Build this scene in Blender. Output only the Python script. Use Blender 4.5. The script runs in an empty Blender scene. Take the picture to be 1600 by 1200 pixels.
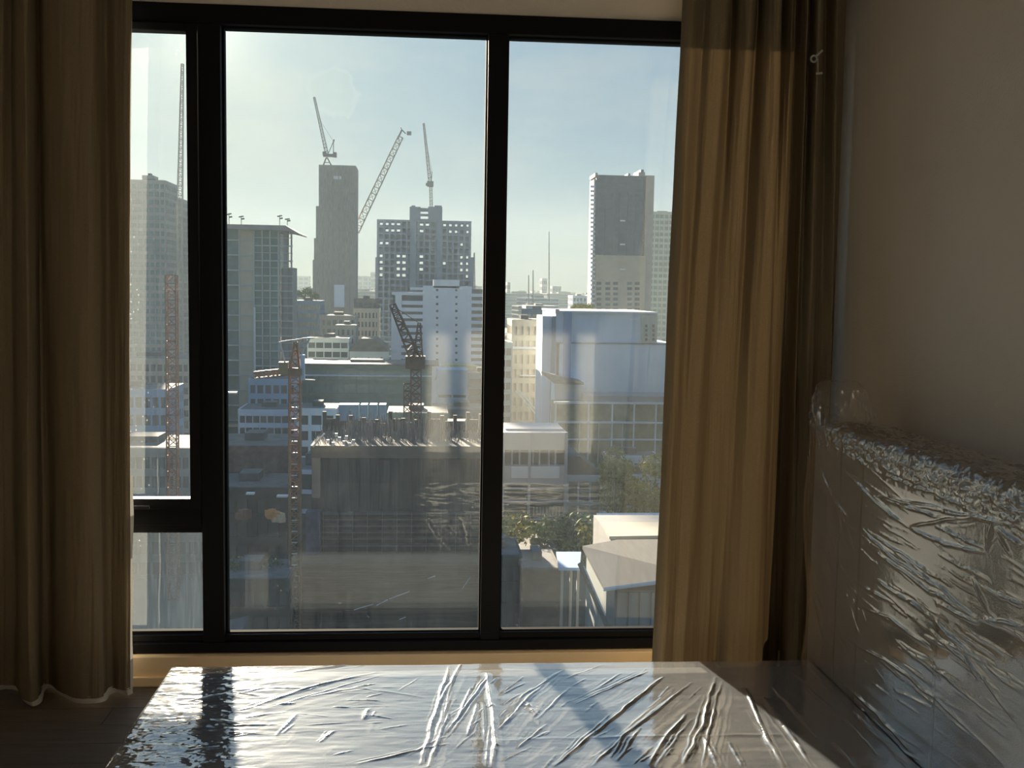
import bpy, math, random
import numpy as np
from math import radians, cos, sin, pi
from mathutils import Matrix, Vector

random.seed(7)
rng = np.random.default_rng(7)
S = bpy.context.scene
COL = S.collection

# ------------------------------------------------------------------ camera
YAW, PIT, ROL, FPX = radians(4.6595), radians(5.0195), radians(.9368), 1682.56
def cam_axes():
    cy, sy = cos(YAW), sin(YAW); cp, sp = cos(PIT), sin(PIT)
    f = np.array([sy*cp, cy*cp, -sp]); r = np.array([cy, -sy, 0]); u = np.cross(r, f)
    c, s = cos(ROL), sin(ROL)
    return c*r + s*u, -s*r + c*u, f
RR, UU, FF = cam_axes()
EYE = np.array([0, 0, 1.5])
cd = bpy.data.cameras.new('camera'); cam = bpy.data.objects.new('camera', cd); COL.objects.link(cam)
M = Matrix.Identity(4)
for i in range(3):
    M[i][0], M[i][1], M[i][2] = RR[i], UU[i], -FF[i]
M.translation = EYE
cam.matrix_world = M
cd.sensor_width = 36; cd.lens = FPX/1600*36; cd.clip_start = .05; cd.clip_end = 20000
S.camera = cam

def hit(px, py, ax, val):
    """where the sight line of a photo pixel meets the plane axis=val"""
    d = RR*((px-800)/FPX) + UU*((600-py)/FPX) + FF
    return EYE + d*((val-EYE[ax])/d[ax])

# ------------------------------------------------------------------ world, sun, exposure
SUN = Vector((-.193, 1, .232)).normalized()
w = bpy.data.worlds.new('sky'); S.world = w; w.use_nodes = True
nt = w.node_tree; nt.nodes.clear()
class G:
    """tiny node helper"""
    def __init__(s, nt): s.nt = nt
    def n(s, t, **k):
        nd = s.nt.nodes.new(t)
        for a, b in k.items(): setattr(nd, a, b)
        return nd
    def put(s, sock, v):
        if hasattr(v, 'is_output') or isinstance(v, bpy.types.NodeSocket): s.nt.links.new(v, sock)
        elif isinstance(v, (tuple, list)) and len(v) == 3 and sock.type == 'RGBA': sock.default_value = (*v, 1)
        else: sock.default_value = v
    def m(s, op, a, b=None, c=None, clamp=False):
        nd = s.n('ShaderNodeMath', operation=op); nd.use_clamp = clamp
        s.put(nd.inputs[0], a)
        if b is not None: s.put(nd.inputs[1], b)
        if c is not None: s.put(nd.inputs[2], c)
        return nd.outputs[0]
    def v(s, op, a, b=None, sc=None):
        nd = s.n('ShaderNodeVectorMath', operation=op); s.put(nd.inputs[0], a)
        if b is not None: s.put(nd.inputs[1], b)
        if sc is not None: s.put(nd.inputs[3], sc)
        return nd.outputs['Value'] if op in ('DOT_PRODUCT', 'LENGTH', 'DISTANCE') else nd.outputs[0]
    def mix(s, f, a, b, bt='MIX'):
        nd = s.n('ShaderNodeMix', data_type='RGBA', blend_type=bt)
        s.put(nd.inputs[0], f); s.put(nd.inputs[6], a); s.put(nd.inputs[7], b)
        return nd.outputs[2]
    def noise(s, vec, scale, detail=3, rough=.5, dist=0):
        nd = s.n('ShaderNodeTexNoise'); s.put(nd.inputs['Vector'], vec)
        nd.inputs['Scale'].default_value = scale; nd.inputs['Detail'].default_value = detail
        nd.inputs['Roughness'].default_value = rough; nd.inputs['Distortion'].default_value = dist
        return nd.outputs[0]
    def ramp(s, f, a, b, x=0, y=1):
        nd = s.n('ShaderNodeMapRange'); s.put(nd.inputs[0], f)
        for i, q in zip((1, 2, 3, 4), (a, b, x, y)): nd.inputs[i].default_value = q
        return nd.outputs[0]
g = G(nt)
tc = g.n('ShaderNodeTexCoord').outputs['Generated']
D = g.v('NORMALIZE', tc)
sep = g.n('ShaderNodeSeparateXYZ'); g.put(sep.inputs[0], D); dz = sep.outputs[2]
ang = g.m('ARCCOSINE', g.m('MINIMUM', g.v('DOT_PRODUCT', D, tuple(SUN)), .99999))
def expf(x, k): return g.m('EXPONENT', g.m('MULTIPLY', x, -1.0/k))
up = g.m('MAXIMUM', dz, 0.0)
base = g.v('SCALE', (.18, .49, .88), sc=g.m('ADD', .34, g.m('MULTIPLY', .66, expf(ang, .8))))
glow = g.v('SCALE', (.72, .58, .14), sc=expf(ang, .25))
hor = g.v('SCALE', (.13, -.03, -.36), sc=g.m('MULTIPLY', expf(up, .075), g.m('ADD', .3, g.m('MULTIPLY', .7, expf(ang, .8)))))
halo = g.v('SCALE', (.9, .8, .6), sc=expf(ang, .03))
base = g.v('ADD', base, g.v('SCALE', (-.22, -.04, .55), sc=g.m('MULTIPLY', g.m('MINIMUM', up, .5), g.m('MINIMUM', up, .5))))
skyc = g.v('SCALE', g.v('ADD', g.v('ADD', base, glow), g.v('ADD', hor, halo)), sc=.70)
# thin cloud streaks and soft patches, over the whole dome
mp = g.n('ShaderNodeMapping'); g.put(mp.inputs[0], D); mp.inputs['Scale'].default_value = (1, 1, 3.2)
cl = g.ramp(g.noise(mp.outputs[0], 5.5, 6, .58), .42, .68)
cl = g.m('MULTIPLY', cl, g.ramp(dz, .0, .25, .55, .9))
skyc = g.mix(g.m('MULTIPLY', cl, .8), skyc, g.v('ADD', skyc, (.16, .10, .02)))
# one small cumulus with a bright rim
pc = (hit(520, 142, 1, 100)-EYE); pc = pc/np.linalg.norm(pc)
dd = g.v('DISTANCE', D, tuple(pc))
nn = g.noise(D, 26, 7, .68)
body = g.m('SUBTRACT', g.m('ADD', .023, g.m('MULTIPLY', g.m('SUBTRACT', nn, .5), .038)), dd)
cm = g.ramp(body, 0, .006); rim = g.m('MULTIPLY', cm, g.ramp(body, .006, .0))
skyc = g.mix(g.m('MULTIPLY', cm, .42), skyc, (.52, .63, .60))
skyc = g.mix(g.m('MULTIPLY', rim, .30), skyc, (1.0, 1.0, .92))
below = g.ramp(dz, -.03, -.0005)
skyc = g.mix(below, (.16, .19, .19), skyc)
bg = g.n('ShaderNodeBackground'); g.put(bg.inputs[0], skyc); bg.inputs[1].default_value = 1.0
g.put(g.n('ShaderNodeOutputWorld').inputs[0], bg.outputs[0])

sd = bpy.data.lights.new('sun', 'SUN'); sd.energy = 25.0; sd.color = (1, .86, .66); sd.angle = radians(.9)
so = bpy.data.objects.new('sun', sd); COL.objects.link(so)
so.rotation_euler = SUN.to_track_quat('Z', 'Y').to_euler()
so.location = (-20, 100, 30)
# sampling guide for the sky light that enters through the glazing (gives no light of its own)
pd = bpy.data.lights.new('sky_portal', 'AREA'); pd.shape = 'RECTANGLE'; pd.size = 2.85; pd.size_y = 2.5
pd.cycles.is_portal = True
po = bpy.data.objects.new('sky_portal', pd); COL.objects.link(po); po.location = (.05, 4.3, 1.3)
po.rotation_euler = (radians(-90), 0, 0)

S.view_settings.view_transform = 'Standard'; S.view_settings.look = 'None'
S.view_settings.exposure = 0.0; S.view_settings.gamma = 1.0; S.view_settings.use_curve_mapping = False
S.cycles.max_bounces = 14; S.cycles.diffuse_bounces = 6; S.cycles.glossy_bounces = 5
S.cycles.transmission_bounces = 8; S.cycles.transparent_max_bounces = 24; S.cycles.volume_bounces = 1
S.cycles.sample_clamp_indirect = 6; S.cycles.sample_clamp_direct = 30
S.cycles.caustics_reflective = False; S.cycles.caustics_refractive = False
S.cycles.use_denoising = True

# ------------------------------------------------------------------ materials
MATS = {}
def mat(name, col=None, rough=.8, var=.0, vscale=4.0, metal=0, spec=.5, bump=0, bscale=60, stretch=(1, 1, 1), coord='Object'):
    if name in MATS: return MATS[name]
    m = bpy.data.materials.new(name); m.use_nodes = True; MATS[name] = m
    nt = m.node_tree; b = nt.nodes['Principled BSDF']; g = G(nt)
    b.inputs['Roughness'].default_value = rough; b.inputs['Metallic'].default_value = metal
    b.inputs['Specular IOR Level'].default_value = spec
    tcn = g.n('ShaderNodeTexCoord').outputs[coord]
    mp = g.n('ShaderNodeMapping'); g.put(mp.inputs[0], tcn); mp.inputs['Scale'].default_value = stretch
    if var:
        f = g.noise(mp.outputs[0], vscale, 4, .6)
        dk = tuple(c*(1-var) for c in col); lt = tuple(min(1, c*(1+var)) for c in col)
        g.put(b.inputs['Base Color'], g.mix(g.ramp(f, .3, .7), dk, lt))
    else: b.inputs['Base Color'].default_value = (*col, 1)
    if bump:
        bn = g.n('ShaderNodeBump'); bn.inputs['Strength'].default_value = bump; bn.inputs['Distance'].default_value = .01
        g.put(bn.inputs['Height'], g.noise(mp.outputs[0], bscale, 3)); g.put(b.inputs['Normal'], bn.outputs[0])
    return m

def cloth_mat(name, col, trans, tcol):
    m = bpy.data.materials.new(name); m.use_nodes = True; nt = m.node_tree; nt.nodes.clear(); g = G(nt)
    tcn = g.n('ShaderNodeTexCoord').outputs['Object']
    mp = g.n('ShaderNodeMapping'); g.put(mp.inputs[0], tcn); mp.inputs['Scale'].default_value = (420, 420, 420)
    wv = g.noise(mp.outputs[0], 1.0, 2)
    c = g.mix(g.ramp(wv, .3, .7), tuple(x*.85 for x in col), tuple(x*1.12 for x in col))
    d = g.n('ShaderNodeBsdfDiffuse'); g.put(d.inputs[0], c)
    t = g.n('ShaderNodeBsdfTranslucent'); g.put(t.inputs[0], tcol)
    mx = g.n('ShaderNodeMixShader'); mx.inputs[0].default_value = trans
    g.put(mx.inputs[1], d.outputs[0]); g.put(mx.inputs[2], t.outputs[0])
    g.put(g.n('ShaderNodeOutputMaterial').inputs[0], mx.outputs[0]); return m

def film_mat(name, gain, milk, rough=.10, tint=(.97, .97, .97), bmp=.1):
    """clear polythene: see-through, mirror-like at grazing angles, faintly milky"""
    m = bpy.data.materials.new(name); m.use_nodes = True; nt = m.node_tree; nt.nodes.clear(); g = G(nt)
    fr = g.n('ShaderNodeFresnel')
    g.put(fr.inputs[0], g.ramp(g.n('ShaderNodeNewGeometry').outputs['Backfacing'], 0, 1, 1.52, 1/1.52))
    geo = g.n('ShaderNodeTexCoord').outputs['Object']
    bn = g.n('ShaderNodeBump'); bn.inputs['Strength'].default_value = bmp; bn.inputs['Distance'].default_value = .004
    g.put(bn.inputs['Height'], g.noise(geo, 45, 4, .6)); g.put(fr.inputs['Normal'], bn.outputs[0])
    fac = g.m('ADD', g.m('MULTIPLY', fr.outputs[0], gain), .02, clamp=True)
    tr = g.n('ShaderNodeBsdfTransparent'); g.put(tr.inputs[0], tint)
    gl = g.n('ShaderNodeBsdfGlossy'); gl.inputs['Roughness'].default_value = rough; g.put(gl.inputs[0], (1, 1, 1))
    g.put(gl.inputs['Normal'], bn.outputs[0])
    df = g.n('ShaderNodeBsdfDiffuse'); g.put(df.inputs[0], (.80, .88, .97))
    g2 = g.n('ShaderNodeBsdfGlossy'); g2.inputs['Roughness'].default_value = .42; g.put(g2.inputs[0], (1, 1, 1))
    m0 = g.n('ShaderNodeMixShader'); m0.inputs[0].default_value = .015; g.put(m0.inputs[1], gl.outputs[0]); g.put(m0.inputs[2], g2.outputs[0])
    m1 = g.n('ShaderNodeMixShader'); g.put(m1.inputs[0], fac); g.put(m1.inputs[1], tr.outputs[0]); g.put(m1.inputs[2], m0.outputs[0])
    m2 = g.n('ShaderNodeMixShader'); m2.inputs[0].default_value = milk
    g.put(m2.inputs[1], m1.outputs[0]); g.put(m2.inputs[2], df.outputs[0])
    g.put(g.n('ShaderNodeOutputMaterial').inputs[0], m2.outputs[0]); return m

def glass_mat(name, dirt=.045, spk=.25):
    """window glass with rain streaks, dust and dried droplets that scatter the low sun"""
    m = bpy.data.materials.new(name); m.use_nodes = True; nt = m.node_tree; nt.nodes.clear(); g = G(nt)
    tcn = g.n('ShaderNodeTexCoord').outputs['Object']
    def mapped(sc):
        mp = g.n('ShaderNodeMapping'); g.put(mp.inputs[0], tcn); mp.inputs['Scale'].default_value = sc; return mp.outputs[0]
    streak = g.ramp(g.noise(mapped((26, 1, .8)), 1.0, 5, .65), .35, .75)
    fine = g.ramp(g.noise(mapped((130, 1, 9)), 1.0, 3, .6), .45, .75)
    cloud = g.ramp(g.noise(mapped((3, 1, 2)), 1.0, 3, .5), .3, .7)
    vo = g.n('ShaderNodeTexVoronoi', feature='F1'); g.put(vo.inputs['Vector'], mapped((48, 1, 48))); vo.inputs['Scale'].default_value = 1
    spot = g.m('MULTIPLY', g.ramp(vo.outputs['Distance'], .16, .05), g.ramp(g.noise(mapped((5, 1, 1.6)), 1.0, 2), .52, .72))
    f = g.m('ADD', g.m('MULTIPLY', streak, dirt*.5), g.m('MULTIPLY', fine, dirt*.55))
    f = g.m('ADD', f, g.m('MULTIPLY', cloud, dirt*.5))
    f = g.m('ADD', f, dirt*.30)
    f = g.m('ADD', f, g.m('MULTIPLY', spot, spk), clamp=True)
    tr = g.n('ShaderNodeBsdfTransparent'); g.put(tr.inputs[0], (.955, .975, .965))
    tl = g.n('ShaderNodeBsdfTranslucent'); g.put(tl.inputs[0], g.mix(spot, (.62, .78, .95), (1.0, .80, .52)))  # dried droplets, with the sun's warm sparkle put into their colour
    m1 = g.n('ShaderNodeMixShader'); g.put(m1.inputs[0], f); g.put(m1.inputs[1], tr.outputs[0]); g.put(m1.inputs[2], tl.outputs[0])
    gl = g.n('ShaderNodeBsdfGlossy'); gl.inputs['Roughness'].default_value = .02; g.put(gl.inputs[0], (.9, .95, .95))
    m2 = g.n('ShaderNodeMixShader'); m2.inputs[0].default_value = .05
    g.put(m2.inputs[1], m1.outputs[0]); g.put(m2.inputs[2], gl.outputs[0])
    g.put(g.n('ShaderNodeOutputMaterial').inputs[0], m2.outputs[0]); return m

# ------------------------------------------------------------------ mesh helpers
class MB:
    def __init__(s): s.v = []; s.f = []
    def box(s, x0, x1, y0, y1, z0, z1, M=None):
        n = len(s.v)
        p = [(x, y, z) for z in (z0, z1) for x, y in ((x0, y0), (x1, y0), (x1, y1), (x0, y1))]
        if M is not None: p = [tuple(M @ Vector(q)) for q in p]
        s.v += p
        s.f += [tuple(n+i for i in q) for q in ((3, 2, 1, 0), (4, 5, 6, 7), (0, 1, 5, 4), (1, 2, 6, 5), (2, 3, 7, 6), (3, 0, 4, 7))]
        return s
    def bar(s, a, b, r, n=4, r2=None):
        a = Vector(a); b = Vector(b); d = (b-a)
        if d.length < 1e-6: return s
        q = d.to_track_quat('Z', 'Y'); r2 = r if r2 is None else r2; k = len(s.v)
        for P, R_ in ((a, r), (b, r2)):
            for i in range(n):
                t = 2*pi*(i+.5)/n; s.v.append(tuple(P + q @ Vector((R_*cos(t), R_*sin(t), 0))))
        s.f += [(k+i, k+(i+1) % n, k+n+(i+1) % n, k+n+i) for i in range(n)]
        s.f += [tuple(k+i for i in range(n))[::-1], tuple(k+n+i for i in range(n))]
        return s
    def poly(s, pts, faces):
        n = len(s.v); s.v += [tuple(p) for p in pts]; s.f += [tuple(n+i for i in f) for f in faces]; return s
    def prism(s, prof, y0, y1):
        """profile in x,z pushed along y"""
        n = len(s.v); k = len(prof)
        s.v += [(x, y0, z) for x, z in prof] + [(x, y1, z) for x, z in prof]
        s.f += [tuple(n+i for i in range(k)), tuple(n+k+i for i in range(k))[::-1]]
        s.f += [(n+i, n+k+i, n+k+(i+1) % k, n+(i+1) % k) for i in range(k)]
        return s
    def mesh(s, name, m):
        me = bpy.data.meshes.new(name); me.from_pydata(s.v, [], s.f); me.update()
        if m: me.materials.append(m)
        return me
    def obj(s, name, m, parent=None, **k):
        return link(name, s.mesh(name, m), parent, **k)
def link(name, me, parent=None, kind=None, label=None, cat=None, group=None, smooth=False, bevel=0):
    o = bpy.data.objects.new(name, me); COL.objects.link(o)
    if parent: o.parent = parent
    if kind: o['kind'] = kind
    if label: o['label'] = label
    if cat: o['category'] = cat
    if group: o['group'] = group
    if smooth: me.shade_smooth()
    if bevel:
        b = o.modifiers.new('bevel', 'BEVEL'); b.width = bevel; b.segments = 3; b.limit_method = 'ANGLE'
    return o
def thing(name, label, cat, loc=(0, 0, 0), rz=0, group=None):
    return_o = link(name, None, label=label, cat=cat, group=group)
    return_o.location = loc; return_o.rotation_euler = (0, 0, rz); return return_o
def grid_mesh(name, P, m, smooth=True):
    """P: array (ny, nx, 3)"""
    ny, nx = P.shape[:2]
    idx = np.arange(ny*nx).reshape(ny, nx)
    f = np.stack([idx[:-1, :-1], idx[:-1, 1:], idx[1:, 1:], idx[1:, :-1]], -1).reshape(-1, 4)
    me = bpy.data.meshes.new(name)
    me.vertices.add(ny*nx); me.vertices.foreach_set('co', P.reshape(-1).astype(np.float32))
    me.loops.add(len(f)*4); me.loops.foreach_set('vertex_index', f.reshape(-1).astype(np.int32))
    me.polygons.add(len(f)); me.polygons.foreach_set('loop_start', (np.arange(len(f))*4).astype(np.int32))
    me.update(calc_edges=True); me.validate()
    if smooth: me.shade_smooth()
    me.materials.append(m); return me
def vnoise(x, y, seed, oct=4):
    """smooth value noise on arrays"""
    out = np.zeros_like(x); a = 1.0
    for o in range(oct):
        r = np.random.default_rng(seed+o).random((64, 64))
        xi = np.floor(x).astype(int); yi = np.floor(y).astype(int); fx = x-xi; fy = y-yi
        fx = fx*fx*(3-2*fx); fy = fy*fy*(3-2*fy)
        A = r[yi % 64, xi % 64]; B = r[yi % 64, (xi+1) % 64]; Cc = r[(yi+1) % 64, xi % 64]; Dd = r[(yi+1) % 64, (xi+1) % 64]
        out += a*((A*(1-fx)+B*fx)*(1-fy)+(Cc*(1-fx)+Dd*fx)*fy-.5)
        x = x*2.03+5.1; y = y*2.03+3.7; a *= .5
    return out

# ================================================================== THE ROOM
paint = mat('beige_paint', (.71, .675, .625), .75, .04, 2, bump=.15, bscale=120)
ceilm = mat('white_paint', (.78, .75, .70), .8, .03, 2)
XR, XL, YW, YB, ZC = 1.56, -2.3, 4.1, -1.6, 2.72
def struct(name, m, *boxes, **k):
    b = MB()
    for q in boxes: b.box(*q)
    return b.obj(name, m, kind='structure', **k)
struct('wall_right', paint, (XR, XR+.15, YB, YW+.1, 0, ZC))
struct('wall_left', paint, (XL-.15, XL, YB, YW+.1, 0, ZC))
struct('wall_back', paint, (XL, XR, YB-.15, YB, 0, ZC))
struct('ceiling', ceilm, (XL-.15, XR+.15, YB-.15, YW+.2, ZC, ZC+.15))
# window wall around the opening x -1.42..1.42, z .09..2.505
WX0, WX1, WZ0, WZ1 = -1.42, 1.40, .112, 2.505
struct('wall_front', paint, (XL-.15, WX0, YW-.03, YW+.17, 0, ZC), (WX1, XR+.15, YW-.03, YW+.17, 0, ZC),
       (WX0, WX1, YW-.03, YW+.17, WZ1, ZC), (WX0, WX1, YW-.03, YW+.17, -.02, WZ0))
sillm = mat('sill_board', (.85, .66, .42), .55, .06, 6)
struct('trim_1', sillm, (WX0, WX1, YW-.085, YW-.03, .0, WZ0-.004), bevel=.003)
struct('trim_2', sillm, (WX0, WX1, YW-.10, YW-.085, .0, .035), bevel=.002)
struct('baseboard_right', mat('skirting', (.42, .39, .34), .5), (XR-.012, XR, YB, YW-.03, 0, .08), bevel=.002)
# floor with boards
floorm = mat('floor_screed', (.10, .085, .07), .8)
fl = struct('floor', floorm, (XL-.15, XR+.15, YB-.15, YW+.17, -.2, -.012))
woodm = mat('dark_wood_board', (.17, .145, .12), .33, .28, 3, stretch=(1.2, 14, 1), bump=.2, bscale=30)
PW = .15; meshes = {}
for r in range(int((YW-YB)/PW)+1):
    y0 = YB + r*PW; x = XL - random.random()*1.0; shown = y0 > 2.2
    while x < XR:
        x1 = x + 1.1; a, b_ = max(x, XL), min(x1, XR); x = x1
        if b_-a < .03: continue
        key = round(b_-a, 2)
        if key not in meshes:
            meshes[key] = MB().box(-(b_-a)/2+.0012, (b_-a)/2-.0012, .0012, PW-.0012, -.012, 0).mesh('floor_board', woodm)
        o = link('floor_board', meshes[key], fl); o.location = ((a+b_)/2, y0, random.uniform(-.0004, 0))

# window ----------------------------------------------------------
alu = mat('black_aluminium', (.006, .006, .007), .6, 0, metal=0, spec=.12)
alu2 = mat('black_gasket', (.004, .004, .004), .9, spec=.05)
win = link('window_1', None, kind='structure'); win.location = (0, YW, 0)
def wpart(name, x0, x1, z0, z1, y0=-.04, y1=.06, m=alu, bevel=.003, parent=win, label=None):
    b = MB().box(x0, x1, y0, y1, z0, z1)
    return b.obj(name, m, parent, bevel=bevel, label=label)
mL, mR, pR = -.7408, .2172, .3028
top, bot = 2.4326, .1787
wpart('frame_head', WX0, WX1, top+.004, WZ1, -.05, .07)
wpart('frame_sill', WX0, WX1, WZ0, .150, -.055, .07)
wpart('sill_track', WX0, WX1, .150, bot-.004, -.032, .016)
wpart('frame_jamb', WX0, WX0+.06, .150, top, -.05, .07)
wpart('frame_jamb', WX1-.06, WX1, .150, top, -.05, .07)
wpart('mullion', mR+.006, pR-.006, .150, top+.004, -.05, .07)
wpart('mullion', -.826, mL-.006, .150, top+.004, -.05, .07)
wpart('transom', WX0+.06, -.83, .60, .668, -.045, .07)
# beads round each pane (a lip nearer the glass)
def bead(x0, x1, z0, z1, t=.012, y0=-.012, y1=.014):
    b = MB().box(x0-t, x0, y0, y1, z0-t, z1+t).box(x1, x1+t, y0, y1, z0-t, z1+t)
    b.box(x0, x1, y0, y1, z1, z1+t).box(x0, x1, y0, y1, z0-t, z0); return b.obj('glazing_bead', alu2, win)
bead(mL, mR, bot, top); bead(pR, WX1-.075, bot, top)
glm = glass_mat('dusty_glass', .008, .05); glm2 = glass_mat('dirty_glass_side', .016, .30); glm3 = glass_mat('dirty_glass_low', .024, .6)
def pane(x0, x1, z0, z1, m, y=.01):
    o = MB().box(x0-.008, x1+.008, y, y+.0005, z0-.008, z1+.008)
    o = MB().poly([(x0-.008, y, z0-.008), (x1+.008, y, z0-.008), (x1+.008, y, z1+.008), (x0-.008, y, z1+.008)], [(0, 1, 2, 3)])
    return o.obj('glass_pane', m, win)
pane(mL, mR, bot, top, glm); pane(pR, WX1-.075, bot, top, glm)
# opening casement on the left: sash frame, pane, handle; fixed pane below
LX0 = WX0+.085; sx1 = -.866
sash = MB()
sash.box(WX0+.062, LX0, -.062, -.006, .664, top-.0).box(sx1, -.828, -.062, -.006, .664, top)
sash.box(LX0, sx1, -.062, -.006, .664, .703).box(LX0, sx1, -.062, -.006, top-.03, top)
sash.obj('casement_sash', alu, win, bevel=.004)
pane(LX0, sx1, .703, top-.035, glm2, -.01)
bead(LX0, -.8288, .185, .565, .008); pane(LX0, -.8288, .185, .565, glm3, .01)
wpart('frame_head', WX0+.06, -.82, .572, .602, -.03, .06)
han = MB().box(-1.13, -1.005, -.092, -.080, .670, .684).box(-1.155, -1.12, -.095, -.06, .664, .694)
han.obj('window_handle', mat('dark_grey_metal', (.05, .05, .052), .25, metal=.6), win, bevel=.003)

# ================================================================== CURTAINS
curtm = cloth_mat('olive_beige_cloth', (.21, .175, .12), .0105, (.66, .43, .20))
linm = cloth_mat('white_lining_cloth', (.75, .74, .70), .08, (.7, .7, .66))
def spline(pts, n):
    pts = np.array(pts, float); k = len(pts); t = np.linspace(0, k-1, n); i = np.clip(np.floor(t).astype(int), 0, k-2); u = (t-i)[:, None]
    P0 = pts[np.clip(i-1, 0, k-1)]; P1 = pts[i]; P2 = pts[i+1]; P3 = pts[np.clip(i+2, 0, k-1)]
    m1 = (P2-P0)*.42; m2 = (P3-P1)*.42
    return (2*u**3-3*u**2+1)*P1+(u**3-2*u**2+u)*m1+(-2*u**3+3*u**2)*P2+(u**3-u**2)*m2
def curtain_grid(topk, botk, ztop, zbot, nx=420, nz=70, dy=0, seed=1, amp=.006):
    """topk/botk: [(x, y)] fold profile at the heading and at the hem"""
    T = spline(topk, nx); B = spline(botk, nx); P = np.zeros((nz, nx, 3))
    for j in range(nz):
        f = j/(nz-1); e = f**.8
        P[j, :, :2] = T*(1-e)+B*e
        P[j, :, 2] = ztop*(1-f)+zbot*f
    X, Z = np.meshgrid(np.linspace(0, 12, nx), np.linspace(0, 3.0, nz))
    P[:, :, 1] += vnoise(X*2, Z, seed)*amp*2 + dy
    P[:, :, 0] += vnoise(X*1.5, Z*1.2, seed+9)*amp
    return P
YC = 3.88
def kx(px, py): return hit(px, py, 1, YC)[0]
def prof(lst, py, k=1.7): return [(hit(px, py, 1, YC-d)[0], YC-(d if d > 0 else max(d*k, -.13))) for px, d in lst]
# right curtain (d: how far a fold comes into the room)
rt = [(1068, -.01), (1085, .03), (1104, .0), (1122, .05), (1143, .05), (1150, -.04), (1156, .0), (1174, .06), (1183, .04), (1189, -.05), (1198, .0), (1211, .05),
      (1220, .04), (1225, -.05), (1232, .0), (1240, .05), (1246, -.05), (1254, .0), (1262, .04), (1268, -.05), (1276, .04), (1286, .0), (1292, -.06), (1303, .0), (1326, -.03)]
rb = [(1018, .17), (1034, .21), (1046, .17), (1052, .15), (1066, .15), (1085, .10), (1104, .06), (1114, .02), (1122, .03), (1132, .07), (1150, .085),
      (1168, .085), (1184, .07), (1192, .03), (1196, -.04), (1202, -.10), (1212, -.12), (1224, -.10), (1230, -.02), (1240, .02), (1252, .02), (1262, .0), (1276, .02), (1290, .0), (1300, -.03)]
TP, BT = prof(rt, 30), prof(rb, 1010)
lim = XR-.03
TP = [(min(x, lim-(len(TP)-1-i)*.001), y) for i, (x, y) in enumerate(TP)]; BT = [(min(x, lim-(len(BT)-1-i)*.001), y) for i, (x, y) in enumerate(BT)]
cr = thing('curtain', 'olive-beige floor-length curtain gathered in the corner behind the wrapped bed', 'curtain', (0, 0, 0), group=None)
link('curtain_cloth', grid_mesh('curtain_cloth', curtain_grid(TP, BT, ZC-.03, .02, 520, 80, seed=3), curtm), cr)
# left curtain
lt = [(-150, 0), (-120, .05), (-95, 0), (-70, -.05), (-45, .03), (-20, -.02), (0, .0), (10, .02), (19, -.03), (30, .02), (45, .05), (55, .0), (62, -.06), (72, .02), (100, .06), (130, .065), (150, .05), (158, .0), (170, -.03), (186, .02), (200, .03), (209, .0)]
lb = [(-170, 0), (-140, .06), (-110, 0), (-80, -.06), (-50, .03), (-25, .02), (-8, -.05), (6, -.07), (24, -.04), (32, .05), (46, .10), (60, .06), (66, -.05), (78, -.07), (90, .0), (112, .075), (140, .085), (160, .06), (168, .0), (180, -.02), (194, .01), (203, -.01)]
TP, BT = prof(lt, 30, 1.0), prof(lb, 1060, 1.0)
cl_ = thing('curtain', 'dark floor-length curtain beside the narrow casement, white lining showing at its hem', 'curtain', (0, 0, 0))
link('curtain_cloth', grid_mesh('curtain_cloth', curtain_grid(TP, BT, ZC-.03, .035, 520, 80, seed=5), curtm), cl_)
LB = [(x+.004*(i/len(BT)), y+.022) for i, (x, y) in enumerate(BT)]
link('curtain_lining', grid_mesh('curtain_lining', curtain_grid([(x, y-.016) for x, y in LB], LB, .042, .010, 520, 8, seed=5, amp=.002), linm), cl_, label='white lining cloth showing under the dark curtain')
xe = np.linspace(TP[0][0], TP[-1][0]-.02, 24); xf = np.linspace(BT[0][0], BT[-1][0]-.03, 24)
bk = lambda xx: [(x, YC+.092+.006*sin(i*1.7)) for i, x in enumerate(xx)]
link('sun_block_lining', grid_mesh('sun_block_lining', curtain_grid(bk(xe), bk(xf), ZC-.03, .05, 160, 20, seed=8, amp=.002), linm), cl_)  # unseen full panel behind the folds, added to keep sun out of the cloth
ex, ey = TP[-1]; bx_, by_ = BT[-1]; EP = np.zeros((60, 6, 3))
for j in range(60):
    f = .70+.30*j/59; xx = ex*(1-f)+bx_*f; yy = ey*(1-f)+by_*f
    for i in range(6): EP[j, i] = (xx-.007+.0022*i+.002*sin(f*60), yy-.002+.004*i, (ZC-.03)*(1-f)+.012*f)
link('lining_edge', grid_mesh('lining_edge', EP, linm), cl_)
# ceiling track that carries both
tk = MB().box(XL+.02, XR-.02, YC-.03, YC+.03, ZC-.03, ZC)
tk.obj('curtain_track', mat('white_metal', (.6, .6, .58), .4), label='white curtain track fixed under the ceiling before the window', cat='curtain track', bevel=.003)
# little pale clip hanging in the folds of the right curtain
p = hit(1276, 92, 1, YC-.13)
clp = thing('curtain_clip', 'small pale clip with a short cord on the curtain folds high beside the wall', 'clip', tuple(p))
clipm = mat('pale_plastic', (.42, .45, .42), .35)
b = MB()
for i in range(14):
    a0, a1 = 2*pi*i/14, 2*pi*(i+1)/14
    b.bar((-.01+.011*cos(a0), 0, .011*sin(a0)), (-.01+.011*cos(a1), 0, .011*sin(a1)), .0035, 6)
b.obj('clip_ring', clipm, clp)
MB().bar((-.004, 0, .008), (.02, 0, .03), .004, 6).obj('clip_arm', clipm, clp)
MB().bar((.004, 0, .0), (.008, .0, -.05), .0012, 5).obj('clip_cord', clipm, clp)
MB().bar((.0, 0, -.05), (.022, 0, -.048), .004, 6).obj('cord_end', clipm, clp)

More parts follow.
